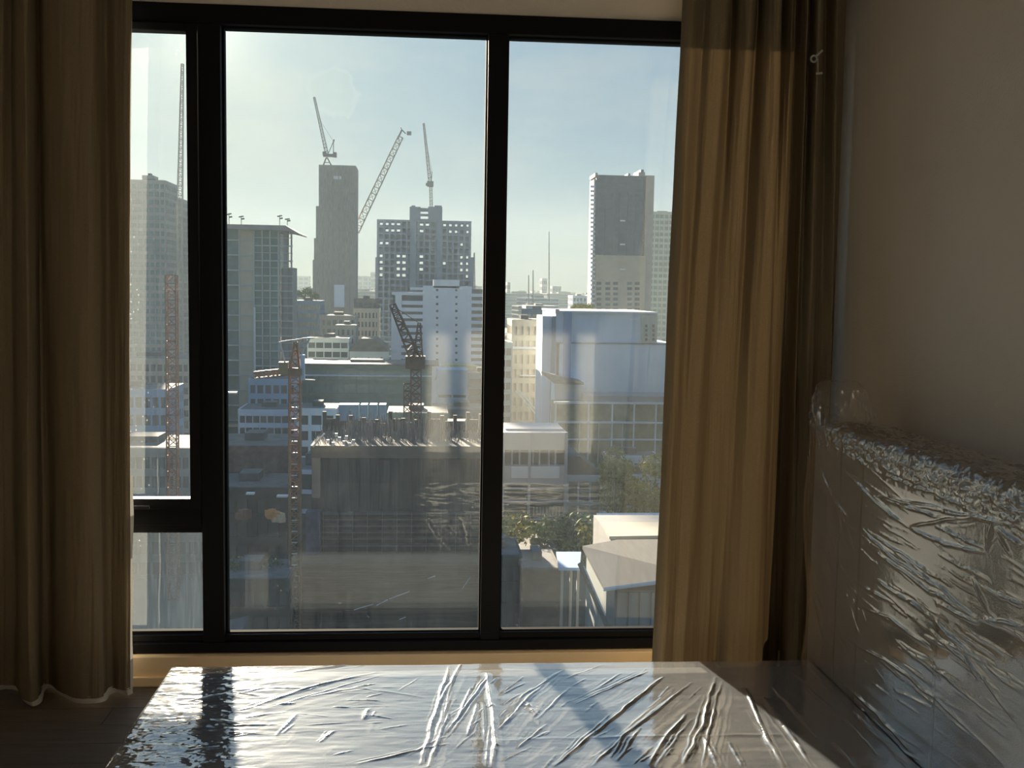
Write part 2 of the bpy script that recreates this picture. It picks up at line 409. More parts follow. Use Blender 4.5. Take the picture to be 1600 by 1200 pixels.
# ================================================================== BED
XB0, XB1, YB1, YB0, ZB = -.787, 1.27, 3.372, 1.63, .294
YH = 3.43
basem = mat('taupe_upholstery', (.185, .17, .145), .85, .08, 9, bump=.25, bscale=350)
headm = mat('grey_upholstery', (.28, .27, .25), .85, .08, 9, bump=.25, bscale=350)
bed = thing('bed', 'upholstered double bed base with tall headboard, all wrapped in clear plastic film', 'bed', ((XB0+XB1)/2, (YB0+YB1)/2, 0))
OX, OY = (XB0+XB1)/2, (YB0+YB1)/2
def bb(name, m, x0, x1, y0, y1, z0, z1, parent=bed, bevel=.0, **k):
    # geometry kept about the bed's own origin
    o = MB().box(x0-OX, x1-OX, y0-OY, y1-OY, z0, z1).obj(name, m, parent, bevel=bevel, **k); return o
bb('bed_base', basem, XB0+.006, XB1-.004, YB0, YB1-.006, .055, ZB-.010, bevel=.018)
legm = mat('black_leg', (.02, .02, .02), .5)
for x in (XB0+.1, XB1-.15):
    for y in (YB0+.12, YB1-.14): bb('leg', legm, x-.03, x+.03, y-.03, y+.03, 0, .056, bevel=.004)
HF, HB, HT = 1.285, 1.44, 1.085
hb = bb('headboard', headm, HF+.03, HB, YB0-.02, YH, .02, HT-.006, bevel=.015)
for y0, y1 in ((3.20, 3.43), (3.035, 3.20), (2.54, 3.035), (2.0, 2.54), (1.61, 2.0)):
    bb('upholstered_panel', headm, HF, HF+.06, y0+.002, y1-.002, .03, HT-.014, parent=hb, bevel=.008)

# ---- plastic film over the bed base: folds measured from the photo
def seg_ridges(X, Y, segs, conv, h0=.010, w0=.007, sink=0):
    H = np.zeros_like(X)
    for s in segs:
        pts = [conv(*q) for q in s[0]]; hh = s[1]*h0; ww = s[2]*w0
        L = [np.hypot(pts[i+1][0]-pts[i][0], pts[i+1][1]-pts[i][1]) for i in range(len(pts)-1)]; tot = sum(L); acc = 0
        best = np.zeros_like(X)
        for i in range(len(pts)-1):
            ax, ay = pts[i]; bx, by = pts[i+1]
            mx0, mx1 = min(ax, bx)-.08, max(ax, bx)+.08; my0, my1 = min(ay, by)-.08, max(ay, by)+.08
            sel = (X > mx0) & (X < mx1) & (Y > my0) & (Y < my1)
            if sel.any():
                x, y = X[sel], Y[sel]; dx, dy = bx-ax, by-ay; l2 = dx*dx+dy*dy+1e-9
                t = ((x-ax)*dx+(y-ay)*dy)/l2; tc_ = np.clip(t, 0, 1)
                sd_ = ((x-ax)*dy-(y-ay)*dx)/math.sqrt(l2)
                wob = vnoise(x*14, y*14, 40, 2)*.006
                dd_ = np.where((t >= 0) & (t <= 1), sd_+wob, np.hypot(x-(ax+tc_*dx), y-(ay+tc_*dy)))
                T = (acc+tc_*L[i])/tot
                env = np.clip(np.minimum(T/.25, (1-T)/.25), 0, 1)**.6*.85+.15
                env = env*np.clip(1-np.maximum(np.abs(t-.5)-.5, 0)*math.sqrt(l2)/.03, 0, 1)
                r = np.exp(-np.abs(dd_/ww)**1.25)*hh*env*(.75+.6*vnoise(T*9+ax*30, T*0+ay*20, 77, 2))
                best[sel] = np.maximum(best[sel], r)
            acc += L[i]
        H = np.maximum(H, best) + .35*np.minimum(H, best)
    return H
def bc(px, py):
    q = hit(px, py, 2, ZB+.004); return q[0], q[1]
bsegs = [([(701, 1042), (660, 1194)], 1.5, 1.2), ([(760, 1052), (768, 1105), (776, 1165), (768, 1199)], 2.2, 1.6), ([(765, 1054), (697, 1145)], 1.3, .9),
 ([(850, 1067), (775, 1145)], 1.2, .9), ([(883, 1045), (820, 1085), (780, 1140)], .8, .7), ([(1037, 1058), (930, 1145), (866, 1198)], 1.6, .9),
 ([(1012, 1050), (900, 1100)], .8, .7), ([(1081, 1067), (982, 1145), (924, 1198)], 1.3, .9), ([(1118, 1058), (1097, 1137), (1068, 1194)], 2.0, 1.2),
 ([(1128, 1064), (1108, 1140), (1098, 1199)], 1.4, .8), ([(1072, 1116), (1040, 1155), (1015, 1198)], 1.8, 1.3), ([(1163, 1075), (1196, 1153), (1225, 1199)], 2.2, 1.3),
 ([(1192, 1091), (1225, 1137), (1270, 1199)], 2.0, 1.2), ([(1208, 1075), (1254, 1128), (1279, 1157)], 1.2, .7), ([(1233, 1046), (1320, 1124), (1370, 1180)], .9, .6),
 ([(822, 1098), (836, 1118)], 1.6, 1.6), ([(855, 1132), (808, 1170)], .9, .8), ([(890, 1075), (838, 1125)], .8, .7), ([(767, 1157), (1000, 1152), (1300, 1148)], .45, 3.0),
 ([(588, 1051), (497, 1071), (393, 1105)], .9, 1.2), ([(720, 1037), (682, 1110), (655, 1196)], 1.6, 1.1), ([(700, 1115), (668, 1199)], 1.3, 1.0),
 ([(582, 1034), (457, 1051)], .7, 1.0), ([(463, 1115), (433, 1149)], .8, .8), ([(578, 1108), (568, 1125)], 1.4, 1.2), ([(524, 1142), (500, 1159)], .9, .8),
 ([(700, 1162), (612, 1182), (560, 1195)], .9, 1.0), ([(660, 1090), (560, 1075), (480, 1090)], .5, 1.2), ([(1100, 1152), (1122, 1199)], 1.6, 1.2), ([(1300, 1160), (1335, 1199)], 1.4, .9),
 ([(1140, 1160), (1160, 1199)], 1.2, .9), ([(980, 1140), (955, 1185)], 1.2, 1.0), ([(1000, 1138), (965, 1190)], 1.0, .8), ([(940, 1040), (885, 1060)], .6, .6),
 ([(735, 1075), (716, 1120)], 1.1, .8), ([(745, 1100), (730, 1150)], 1.1, .8), ([(640, 1180), (700, 1150)], .8, .9)]
r2 = random.Random(5)
def companions(segs, n, off):
    """finer creases running beside each main one"""
    out = []
    for pts, h_, w_ in segs:
        for k in range(n):
            a, c = pts[0], pts[-1]; f0 = r2.uniform(0, .5); f1 = r2.uniform(.6, 1.05); o = r2.uniform(-off, off); o2 = o*r2.uniform(.3, 1.4)
            def at(f):
                q = f*(len(pts)-1); i = min(int(q), len(pts)-2); u = q-i; return (pts[i][0]*(1-u)+pts[i+1][0]*u, pts[i][1]*(1-u)+pts[i+1][1]*u)
            p0, p1 = at(f0), at(min(f1, 1)); out.append(([(p0[0]+o, p0[1]+o*.2), (p1[0]+o2, p1[1]+o2*.2)], h_*r2.uniform(.2, .55), w_*r2.uniform(.4, .8)))
    return out
bsegs += companions(bsegs, 3, 14)
for k in range(46):      # small tension creases fanning the same way
    px = r2.uniform(640, 1100); py = r2.uniform(1042, 1185); L = r2.uniform(15, 60); a = radians(r2.uniform(120, 150))
    bsegs.append(([(px, py), (px+L*cos(a), py+L*.8*sin(a))], r2.uniform(.25, .7), r2.uniform(.4, .8)))
for k in range(34):
    px = r2.uniform(230, 640); py = r2.uniform(1060, 1195); L = r2.uniform(20, 70); a = radians(r2.uniform(150, 200))
    bsegs.append(([(px, py), (px+L*cos(a), py+L*.5*sin(a))], r2.uniform(.25, .7), r2.uniform(.5, 1.0)))
nx, ny = 760, 470
xs = np.linspace(XB0-.012, XB1+.0, nx); ys = np.linspace(2.42, YB1+.012, ny)
X, Y = np.meshgrid(xs, ys)
Hh = seg_ridges(X, Y, bsegs, bc, .0050, .0038)
und = vnoise(X*3, Y*6, 11, 4)*.0022 + vnoise(X*7+Y*3, Y*30, 21, 3)*.0011*(1-.55*np.clip((X-.5)/.4, 0, 1))
crk = vnoise(X*26, Y*46, 31, 3)*.0022*np.clip((-.35-X)/.3, 0, 1)
Zf = ZB + .005 + Hh*.9 + np.maximum(und+crk, -.004)
edge = np.clip((np.minimum(np.minimum(X-xs[0], ys[-1]-Y), 1)/.02), 0, 1)
Zf = Zf - (1-edge)**2*.03
P = np.stack([X-OX, Y-OY, Zf], -1)
filmb = film_mat('clear_polythene_bed', 2.9, .12, .06)
filmh = film_mat('clear_polythene_head', 1.6, .025, .10)
link('plastic_wrap', grid_mesh('plastic_wrap', P, filmb), bed, label='clear crinkled plastic film over the bed base')
# the film down the foot end and the rest of the base, plainer
def sheet(fn, nu, nv, name, m, parent, label=None):
    U, V = np.meshgrid(np.linspace(0, 1, nu), np.linspace(0, 1, nv)); return link(name, grid_mesh(name, fn(U, V), m), parent, label=label)
sheet(lambda U, V: np.stack([XB0-.012-OX-.010*V+vnoise(U*30, V*5, 61, 3)*.01*V, YB0+(YB1+.01-YB0)*U-OY, ZB-.028-(ZB-.07)*V], -1), 200, 30, 'plastic_wrap', filmb, bed)
sheet(lambda U, V: np.stack([XB0-.012+(XB1-XB0+.01)*U-OX, YB0-.01+(2.42-YB0+.01)*V-OY, ZB+.006+vnoise(U*20, V*12, 63, 3)*.008], -1), 220, 120, 'plastic_wrap', filmb, bed)
sheet(lambda U, V: np.stack([XB0-.012+(XB1-XB0+.01)*U-OX, YB1+.012-OY+vnoise(U*30, V*5, 61, 3)*.008, ZB-.028-(ZB-.07)*V], -1), 200, 20, 'plastic_wrap', filmb, bed)

# ---- film on the headboard: face -> rounded front edge -> top -> down the back
def hc(px, py):
    q = hit(px, py, 0, HF-.01)
    return q[1], (q[2] if q[2] < HT else HT+(q[2]-HT))
hsegs = [([(1333, 690), (1432, 735), (1495, 768)], 1.2, .9), ([(1339, 712), (1450, 760)], 1.0, .8), ([(1360, 733), (1531, 797)], 1.2, .7), ([(1360, 770), (1468, 809)], 1.5, .9),
 ([(1390, 776), (1534, 809)], 1.2, .8), ([(1400, 785), (1600, 821)], 1.3, .8), ([(1321, 737), (1370, 785), (1420, 824)], 1.5, .8), ([(1420, 824), (1480, 850), (1540, 863)], 1.3, .9),
 ([(1420, 824), (1495, 809), (1600, 812)], 1.2, .8), ([(1462, 821), (1540, 857)], 1.1, .8), ([(1345, 824), (1405, 880), (1465, 917)], 1.6, .9), ([(1354, 827), (1486, 917)], 1.3, .7),
 ([(1279, 722), (1300, 775), (1325, 810)], 1.0, 1.2), ([(1555, 818), (1543, 860)], 2.2, 1.3), ([(1558, 821), (1600, 854)], 1.6, 1.0), ([(1556, 820), (1580, 870)], 1.4, 1.0),
 ([(1370, 863), (1450, 920), (1531, 968)], 1.8, .9), ([(1398, 862), (1526, 966)], 1.5, .8), ([(1330, 902), (1398, 945)], 1.0, .8), ([(1367, 905), (1460, 965)], 1.5, .8),
 ([(1325, 936), (1390, 965), (1455, 1013)], 1.0, .9), ([(1316, 993), (1404, 1044), (1490, 1115), (1568, 1194)], 1.4, .8), ([(1463, 942), (1531, 973)], 1.2, .8),
 ([(1461, 968), (1500, 1010), (1531, 1064)], 1.6, 1.1), ([(1455, 987), (1530, 1050), (1597, 1143)], 1.3, .9), ([(1540, 966), (1600, 980)], 1.7, .9), ([(1319, 1070), (1370, 1115), (1427, 1178)], 1.2, 1.0),
 ([(1293, 1100), (1359, 1157), (1410, 1200)], 2.0, 1.6), ([(1425, 1020), (1500, 1070)], .9, .9), ([(1400, 1000), (1470, 1060)], .7, .8), ([(1540, 1040), (1600, 1085)], 1.0, .8),
 ([(1520, 905), (1545, 960)], 1.6, 1.1), ([(1560, 930), (1600, 945)], 1.2, .9), ([(1470, 1000), (1525, 1025)], 1.3, .9), ([(1465, 975), (1535, 1035)], 1.2, .8)]
hsegs += companions(hsegs, 2, 12)
for k in range(90):
    px = r2.uniform(1320, 1600); py = 700+(px-1320)*.33 + r2.uniform(0, 450); L = r2.uniform(25, 110); a = radians(r2.uniform(24, 42))
    hsegs.append(([(px, py), (px+L*cos(a), py+L*sin(a))], r2.uniform(.2, .7), r2.uniform(.4, .8)))
for k in range(26):
    px = r2.uniform(1262, 1330); py = r2.uniform(760, 1000); L = r2.uniform(30, 90); a = radians(r2.uniform(50, 80))
    hsegs.append(([(px, py), (px+L*cos(a), py+L*sin(a))], r2.uniform(.2, .5), r2.uniform(.5, 1.0)))
# parameter v: height along the path, 0 at the base; face up to vf, round, top
vf = HT-.02-.0; RC = .028; arc = RC*pi/2; topw = HB-HF-2*RC+.01
path = vf-ZB + arc + topw + arc + .12
nu, nv = 560, 430
Yh = np.linspace(1.60, YH+.018, nu); Vh = np.linspace(0, path, nv)
YY, VV = np.meshgrid(Yh, Vh)
z0p = ZB-.02
px_ = np.zeros(nv); pz_ = np.zeros(nv); nxn = np.zeros(nv); nzn = np.zeros(nv)
for j, v in enumerate(Vh):
    zf = z0p+v; zl = vf-.0
    if zf < zl: px_[j], pz_[j], nxn[j], nzn[j] = HF-.008, zf, -1, 0; continue
    v2 = zf-zl
    if v2 < arc: a = v2/RC; px_[j] = HF-.008+RC*(1-cos(a)); pz_[j] = zl+RC*sin(a); nxn[j] = -cos(a); nzn[j] = sin(a); continue
    v2 -= arc
    if v2 < topw: px_[j] = HF-.008+RC+v2; pz_[j] = zl+RC; nxn[j] = 0; nzn[j] = 1; continue
    v2 -= topw
    if v2 < arc: a = v2/RC; px_[j] = HF-.008+RC+topw+RC*sin(a); pz_[j] = zl+RC*cos(a); nxn[j] = sin(a); nzn[j] = cos(a); continue
    v2 -= arc; px_[j] = HF-.008+2*RC+topw; pz_[j] = zl-v2; nxn[j] = 1; nzn[j] = 0
ZZv = z0p+VV
Hd = seg_ridges(YY, ZZv, hsegs, hc, .0046, .0038)
band = np.clip((ZZv-(HT-.10))/.06, 0, 1)*np.clip((HT+.26-ZZv)/.05, 0, 1)
Hd = Hd*(1-.6*band) + band*(np.abs(vnoise(YY*20+ZZv*16, ZZv*50, 51, 4))*.016 + vnoise(YY*60, ZZv*90, 55, 2)*.0025 + .002)
Hd += vnoise(YY*4+ZZv*4, ZZv*9-YY*4, 57, 2)*.0012 + .003
farc = np.clip((YY-(YH-.16))/.17, 0, 1)
PX = px_[:, None]+nxn[:, None]*Hd; PZ = pz_[:, None]+nzn[:, None]*Hd; PY = YY.copy()
# spare film bunched into a peak at the far top corner
topz = np.clip((ZZv-(HT-.12))/.14, 0, 1)*np.clip((HT+.30-ZZv)/.10, 0, 1)
PZ += topz*farc**1.6*.115
PX += .012*farc*(1-topz)*np.sin(VV*9) + topz*farc*vnoise(YY*40, ZZv*30, 91, 3)*.03
Ph = np.stack([PX-OX, PY-OY, PZ], -1)
link('plastic_wrap', grid_mesh('plastic_wrap', Ph[:, ::-1], filmh), hb, label='clear crumpled plastic film stretched over the headboard')
sheet(lambda U, V: np.stack([HF-.008+(HB-HF+.0)*U-OX+.01*np.sin(V*7), YH+.018-OY+.012*np.sin(U*pi)+vnoise(U*4, V*9, 71, 3)*.012, ZB+(HT+.10-ZB)*V], -1), 60, 200, 'plastic_wrap', filmh, hb)

# ================================================================== THE CITY
GZ = -48.0
def W(px, py, Y): return hit(px, py, 1, Y)
def zpx(px, py, Y): return W(px, py, Y)[2]
ground = MB().poly([(-5000, 60, GZ), (5000, 60, GZ), (5000, 9000, GZ), (-5000, 9000, GZ)], [(0, 1, 2, 3)])
ground.obj('ground', mat('city_ground', (.10, .115, .09), .95, .5, .02, coord='Object'), kind='structure')
conc = mat('concrete', (.34, .33, .32), .9, .10, .25)
concb = mat('blue_grey_concrete', (.17, .25, .36), .9, .08, .2)
pale = mat('pale_render', (.76, .83, .93), .85, .06, .2)
white = mat('white_render', (.80, .82, .82), .8, .05, .3)
tan_ = mat('tan_render', (.55, .47, .36), .85, .08, .3)
beige = mat('beige_render', (.62, .55, .42), .85, .08, .3)
dglass = mat('dark_window_glass', (.07, .09, .11), .2)
gglass = mat('green_window_glass', (.14, .24, .23), .2, .25, .15)
green = mat('green_cladding', (.13, .20, .17), .7, .15, .3)
net = mat('brown_netting', (.38, .35, .32), .95, .30, .8, stretch=(5, 5, .3))
net2 = mat('grey_netting', (.055, .065, .07), .95, .35, .9, stretch=(6, 6, .25))
podm = mat('brown_shuttering', (.10, .085, .065), .9, .35, .6, stretch=(.3, .3, 6))
brick = mat('dull_red_wall', (.15, .10, .095), .9, .3, 1)
orange = mat('orange_crane_paint', (.31, .17, .095), .6, .2, 2)
redbr = mat('dark_red_crane_paint', (.11, .065, .055), .6, .2, 2)
steel = mat('grey_crane_steel', (.20, .20, .20), .6)
wsteel = mat('white_crane_steel', (.62, .62, .60), .5)
roofg = mat('grey_sheet_roof', (.15, .147, .14), .85, .12, .4, stretch=(4, .3, 1), spec=.05)
roofw = mat('white_sheet_roof', (.50, .47, .39), .85, .06, .4, spec=.05)
roofd = mat('dark_tile_roof', (.13, .12, .12), .8, .3, .6)
bluem = mat('blue_sheet_roof', (.25, .42, .68), .5, .1, 1)
roofs = mat('dull_grey_roof', (.13, .135, .13), .9, .3, .5)
yel = mat('ochre_roof', (.45, .42, .22), .7, .2, .5)
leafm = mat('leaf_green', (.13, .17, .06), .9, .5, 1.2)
leafy = mat('sunny_leaf', (.34, .32, .10), .9, .4, 1.2)  # yellower leaf copy with the sunlight put into its colour
barkm = mat('bark', (.10, .08, .06), .9)

def building(label, px0, px1, pytop, Y, depth, wall, glass=dglass, nx=8, fh=3.4, name='building', cat='building', group=None, pier=.25, band=.4, rec=.3,
             zbot=GZ, rz=0, sep=False, parapet=1.0, piers=True, midy=None):
    """a block with recessed glazing between real floor bands and piers on all sides"""
    my = pytop
    X0 = W(px0, my, Y)[0]; X1 = W(px1, my, Y)[0]; zt = zpx((px0+px1)/2, pytop, Y)
    wd = X1-X0; H = zt-zbot; t = thing(name, label, cat, ((X0+X1)/2, Y+depth/2, zbot), rz, group)
    hw, hd = wd/2, depth/2
    MB().box(-hw+rec, hw-rec, -hd+rec, hd-rec, 0, H-.3).obj('glazing', glass, t)
    nf = max(1, int(round((H-parapet)/fh))); f = (H-parapet)/nf
    def ring(z0, z1, e=0): return MB().box(-hw-e, hw+e, -hd-e, hd+e, z0, z1)
    if sep:
        me = ring(-band*f/2, band*f/2).mesh('floor_band', wall)
        for k in range(nf+1): o = link('floor_band', me, t); o.location = (0, 0, k*f)
    else:
        b = MB()
        for k in range(nf+1): b.box(-hw, hw, -hd, hd, k*f-band*f/2, k*f+band*f/2)
        b.obj('floor_bands', wall, t, kind='stuff')
    MB().box(-hw-.05, hw+.05, -hd-.05, hd+.05, H-parapet, H).obj('parapet', wall, t)
    MB().box(-hw+.3, hw-.3, -hd+.3, hd-.3, H-.1, H+.06).box(-hw*.3, hw*.2, -hd*.2, hd*.5, H, H+1.2).obj('roof', roofs, t)
    if piers and nx:
        b = MB(); pw = wd/nx*pier
        for k in range(nx+1):
            x = -hw+wd*k/nx; x = min(max(x, -hw+pw/2), hw-pw/2)
            b.box(x-pw/2, x+pw/2, -hd+.02, -hd+rec+.1, 0, H-.05)
        ny_ = max(1, int(depth/(wd/nx)))
        for k in range(ny_+1):
            y = -hd+depth*k/ny_; y = min(max(y, -hd+pw/2+.04), hd-pw/2-.04)
            for sx in (-1, 1): b.box(sx*hw-(.0 if sx < 0 else rec+.1)+.02, sx*hw+(rec+.1 if sx < 0 else 0)-.02, y-pw/2, y+pw/2, 0, H-.05)
        b.obj('wall_piers', wall, t, kind='stuff')
    return t, X0, X1, zt
def sub(t, name, m, px0, px1, py0, py1, Y, depth, **k):
    """a box part of building t, measured on the plane Y"""
    a = W((px0+px1)/2, (py0+py1)/2, Y); X0 = W(px0, (py0+py1)/2, Y)[0]; X1 = W(px1, (py0+py1)/2, Y)[0]
    z1 = zpx((px0+px1)/2, py0, Y); z0 = zpx((px0+px1)/2, py1, Y); L = t.location
    return MB().box(X0-L.x, X1-L.x, Y-L.y, Y+depth-L.y, z0-L.z, z1-L.z).obj(name, m, t, **k)

# --- slender netted tower with its stepped flank
t = thing('tower', 'slender brown netted tower under construction, a crane on its roof', 'tower', tuple(W(523, 500, 560)*np.array([1, 0, 0])+np.array([0, 560, GZ])))
sub(t, 'tower_shaft', net, 498, 555, 258, 700, 560, 22)
sub(t, 'side_bay', net, 493.5, 499, 322, 700, 560.5, 20); sub(t, 'side_bay', net, 490.5, 495, 372, 700, 561, 18); sub(t, 'side_bay', net, 488.5, 492, 406, 700, 561.5, 16)
sub(t, 'bright_opening_slab', white, 521, 533, 275, 280, 559.7, .5)  # white slab: the opening's brightness is put in as colour
for x in (504, 512, 520, 529, 537, 546): sub(t, 'wall_rib', net, x-.8, x+.8, 262, 640, 559.5, .6)
for y in (300, 330, 360, 400, 430): sub(t, 'floor_band', net, 498, 555.5, y-.7, y+.7, 559.3, .8)
sub(t, 'corner_pier', conc, 547, 556, 395, 640, 559, 3); sub(t, 'lift_shaft', pale, 522, 538, 445, 480, 557.5, 3)

# --- open concrete frame tower (sky shows between the slabs)
Yc = 600
X0 = W(588.5, 400, Yc)[0]; X1 = W(736, 400, Yc)[0]; zt = zpx(660, 344, Yc); zb_ = GZ
t = thing('tower', 'wide blue-grey concrete tower with open floors through which the sky shows', 'tower', ((X0+X1)/2, Yc+7, zb_))
hw = (X1-X0)/2; H = zt-zb_; cols = 16; cw = 2*hw/cols; ztop = H; fh = 3.55; nf = int(H/fh)
slab = MB().box(-hw, hw, -7, 7, -.55, .55).mesh('floor_slab', concb)
for k in range(nf+1):
    o = link('floor_slab', slab, t); o.location = (0, 0, H-.55-k*fh)
colm = MB().box(-.55, .55, -.55, .55, 0, H-.2).mesh('column', concb)
for i in range(cols+1):
    for y in (-6.4, 6.4):
        o = link('column', colm, t); o.location = (-hw+.6+(2*hw-1.2)*i/cols, y, 0)
openc = {0: {0, 1, 2, 3, 7, 8, 11, 12, 13, 14, 15}, 1: {1, 2, 3, 7, 12, 13, 15}, 3: {0, 1, 14}, 5: {0, 3, 4, 7, 14, 15}, 6: {0, 3, 4, 7, 11, 14, 15}, 7: {0, 3, 4, 7, 14, 15}, 8: {0, 3, 4, 15}}
b = MB()
for k in range(nf):
    for i in range(cols):
        if i in openc.get(k, set()): 
            x = -hw+cw*i; z = H-.55-(k+1)*fh
            b.box(x, x+cw, -.1, .1, z, z+fh*.42); b.box(x, x+cw*.25, -.1, .1, z, z+fh)
            continue
        x = -hw+cw*i; z = H-.55-(k+1)*fh
        b.box(x, x+cw, -.1, .1, z, z+fh)
b.obj('infill_wall', concb, t, kind='stuff')
L = t.location
def cbox(name, px0, px1, py0, py1, d, y=Yc-.5): return sub(t, name, concb, px0, px1, py0, py1, y, d)
cbox('lift_core', 640, 657, 323, 345, 12); cbox('lift_core', 669, 691, 323, 345, 12); cbox('core_beam', 655, 671, 325, 328.5, 12); cbox('core_beam', 655, 671, 334, 336, 12); cbox('core_beam', 655, 671, 342, 346, 12)
cbox('core_wall', 640, 650, 345, 560, 3); cbox('core_wall', 682, 691, 345, 560, 3); cbox('core_cap', 643, 649, 321, 324, 4); cbox('core_cap', 679, 690, 321, 324, 4)
cbox('wing_wall', 586, 590.5, 402, 600, 13); cbox('wing_wall', 734, 739, 402, 600, 13)

# --- white apartment block with blank middle and balcony wings
Yd = 420
t = thing('apartment_building', 'white apartment block with blank middle wall and dark balcony strips either side', 'building', (W(682, 500, Yd)[0], Yd+9, GZ))
def part(name, m, a, b_, c, d, y=Yd, dep=16): return sub(t, name, m, a, b_, c, d, y, dep)
part('blank_wall', pale, 660, 736, 447, 640); part('roof_block', pale, 677, 718, 437, 450, dep=10)
part('wing_core', dglass, 614, 661, 462, 640, y=Yd+1.5, dep=13); part('wing_wall', pale, 611, 622, 478, 640); part('wing_wall', pale, 617, 627, 458, 640, y=Yd+.6)
part('wing_core', dglass, 736, 765, 452, 640, y=Yd+1.5, dep=13)
for k in range(12):
    y = 455+k*10.6
    if k > 0: part('balcony', pale, (628 if k < 2 else 616), 661, y+4.5, y+10.6, y=Yd-.6, dep=3)
    part('balcony', pale, 735, 765, y+3.8, y+9.0, y=Yd+.2, dep=3)
part('roof_slab', pale, 641, 661, 449, 453)
part('roof_slab', pale, 612, 661, 457, 461, y=Yd-.2)
wm = None
for k in range(11):
    for x in (683, 713): part('window', dglass, x-1.8, x+1.8, 451.5+k*10.9, 455+k*10.9, y=Yd-.06, dep=.3)
for x in (700, 728): part('wall_fin', pale, x-.5, x+.5, 447, 640, y=Yd-.5, dep=1)

# --- tall dark tower on the right and its pale neighbour
Ye = 520
t = thing('tower', 'tall dark slate-fronted tower with tan lower floors standing apart', 'tower', (W(965, 400, Ye)[0], Ye+10, GZ))
part = lambda name, m, a, b_, c, d, y=Ye, dep=18: sub(t, name, m, a, b_, c, d, y, dep)
slate = mat('slate_cladding', (.055, .08, .14), .7, .3, .35)
part('upper_facade', slate, 931, 1005, 274, 399, dep=20); part('lower_facade', tan_, 929, 1006, 399, 620, dep=20)
part('side_bay', conc, 1005, 1018, 274, 620, y=Ye+1); part('side_bay', conc, 924.5, 931, 280, 620, y=Ye+2, dep=14)
for k in range(29): part('balcony', pale, 922.6, 930, 290+k*7, 293+k*7, y=Ye+.5, dep=2)
for k in range(17):
    part('floor_band', slate, 931.5, 1005, 278+k*7.1, 280+k*7.1, y=Ye-.4, dep=1)
for x in (946, 958, 968, 981, 993): part('wall_rib', slate, x-.6, x+.6, 300, 399, y=Ye-.6, dep=1)
for k in range(8):
    for x in (930, 944, 956, 978, 990): part('window', dglass, x+2, x+9.5, 440.5+k*8.2, 445+k*8.2, y=Ye-.15, dep=.5)
for k in range(4): part('floor_band', tan_, 930, 1006, 403+k*9, 405+k*9, y=Ye-.5, dep=1)
for y in (345, 382, 421): part('lit_opening_slab', white, 969, 977, y-1.2, y+1, y=Ye-.7, dep=.3)  # white slabs put in for the light in the openings
part('roof_plant', conc, 998, 1008, 269, 276); part('roof_plant', steel, 1001, 1006, 265, 270); part('roof_plant', steel, 981, 985, 271, 275); part('roof_plant', conc, 930, 934, 270, 276)
building('pale green glazed tower, upper end hidden behind the gathered curtain', 1009, 1075, 331, 650, 26, mat('pale_green_panel', (.42, .50, .46), .7, .1, .2), gglass, nx=9, fh=3.6, name='tower', cat='tower')

# --- left glass tower with the jutting roof slab
Yf = 330
t = thing('tower', 'green glazed tower with a thin jutting roof slab and slender columns at its corner', 'tower', (W(405, 450, Yf)[0], Yf+10, GZ))
part = lambda name, m, a, b_, c, d, y=Yf, dep=16: sub(t, name, m, a, b_, c, d, y, dep)
pg = mat('pale_mullion', (.50, .56, .54), .7)
part('glazing', gglass, 398, 434, 356, 660); part('wall_strip', beige, 374, 398, 356, 660, y=Yf-.4); part('glazing', gglass, 335, 374, 352, 660, y=Yf+.4)
part('column', conc, 443, 450, 356, 660, dep=3); part('column', conc, 454, 456, 360, 425, dep=1.2); part('column', pg, 434, 437, 356, 660, dep=1.5)
part('lower_block', conc, 440, 457, 418, 660, y=Yf+.6, dep=12)
L = t.location
zr = zpx(405, 353, Yf)-L.z
xa, xb_, xc = (W(q, 353, Yf)[0]-L.x for q in (335, 448, 468))
MB().prism([(xa, zr-1.2), (xb_, zr-1.4), (xc, zr-2.3), (xc, zr-2.0), (xb_, zr+.15), (xa, zr+.2)], -13, 10).obj('roof_slab', conc, t)
for k in range(13):
    y = 375+k*23.5
    part('floor_band', pg, 335, 397, y-1, y+1, y=Yf-.7, dep=1); part('floor_band', pg, 398, 457, y+8, y+10, y=Yf-.5, dep=1)
    part('floor_band', pg, 398, 457, y-4, y-3, y=Yf-.4, dep=1)
for x in (374, 397, 410, 422): part('mullion', pg, x-.9, x+.9, 356, 660, y=Yf-.9, dep=.8)
part('mullion', white, 396.6, 399.2, 480, 660, y=Yf-1.2, dep=.8)
for x, h in ((377, 14), (437, 15), (449, 10), (358, 18)):
    p_ = W(x, 352, Yf-4)-np.array([L.x, L.y, L.z])
    MB().bar(p_, p_+np.array([0, 0, h*.2]), .12).bar(p_+np.array([-.7, 0, h*.17]), p_+np.array([.7, 0, h*.19]), .25).bar(p_+np.array([0, 0, h*.13]), p_+np.array([.9, 0, h*.14]), .3).obj('roof_mast', steel, t)

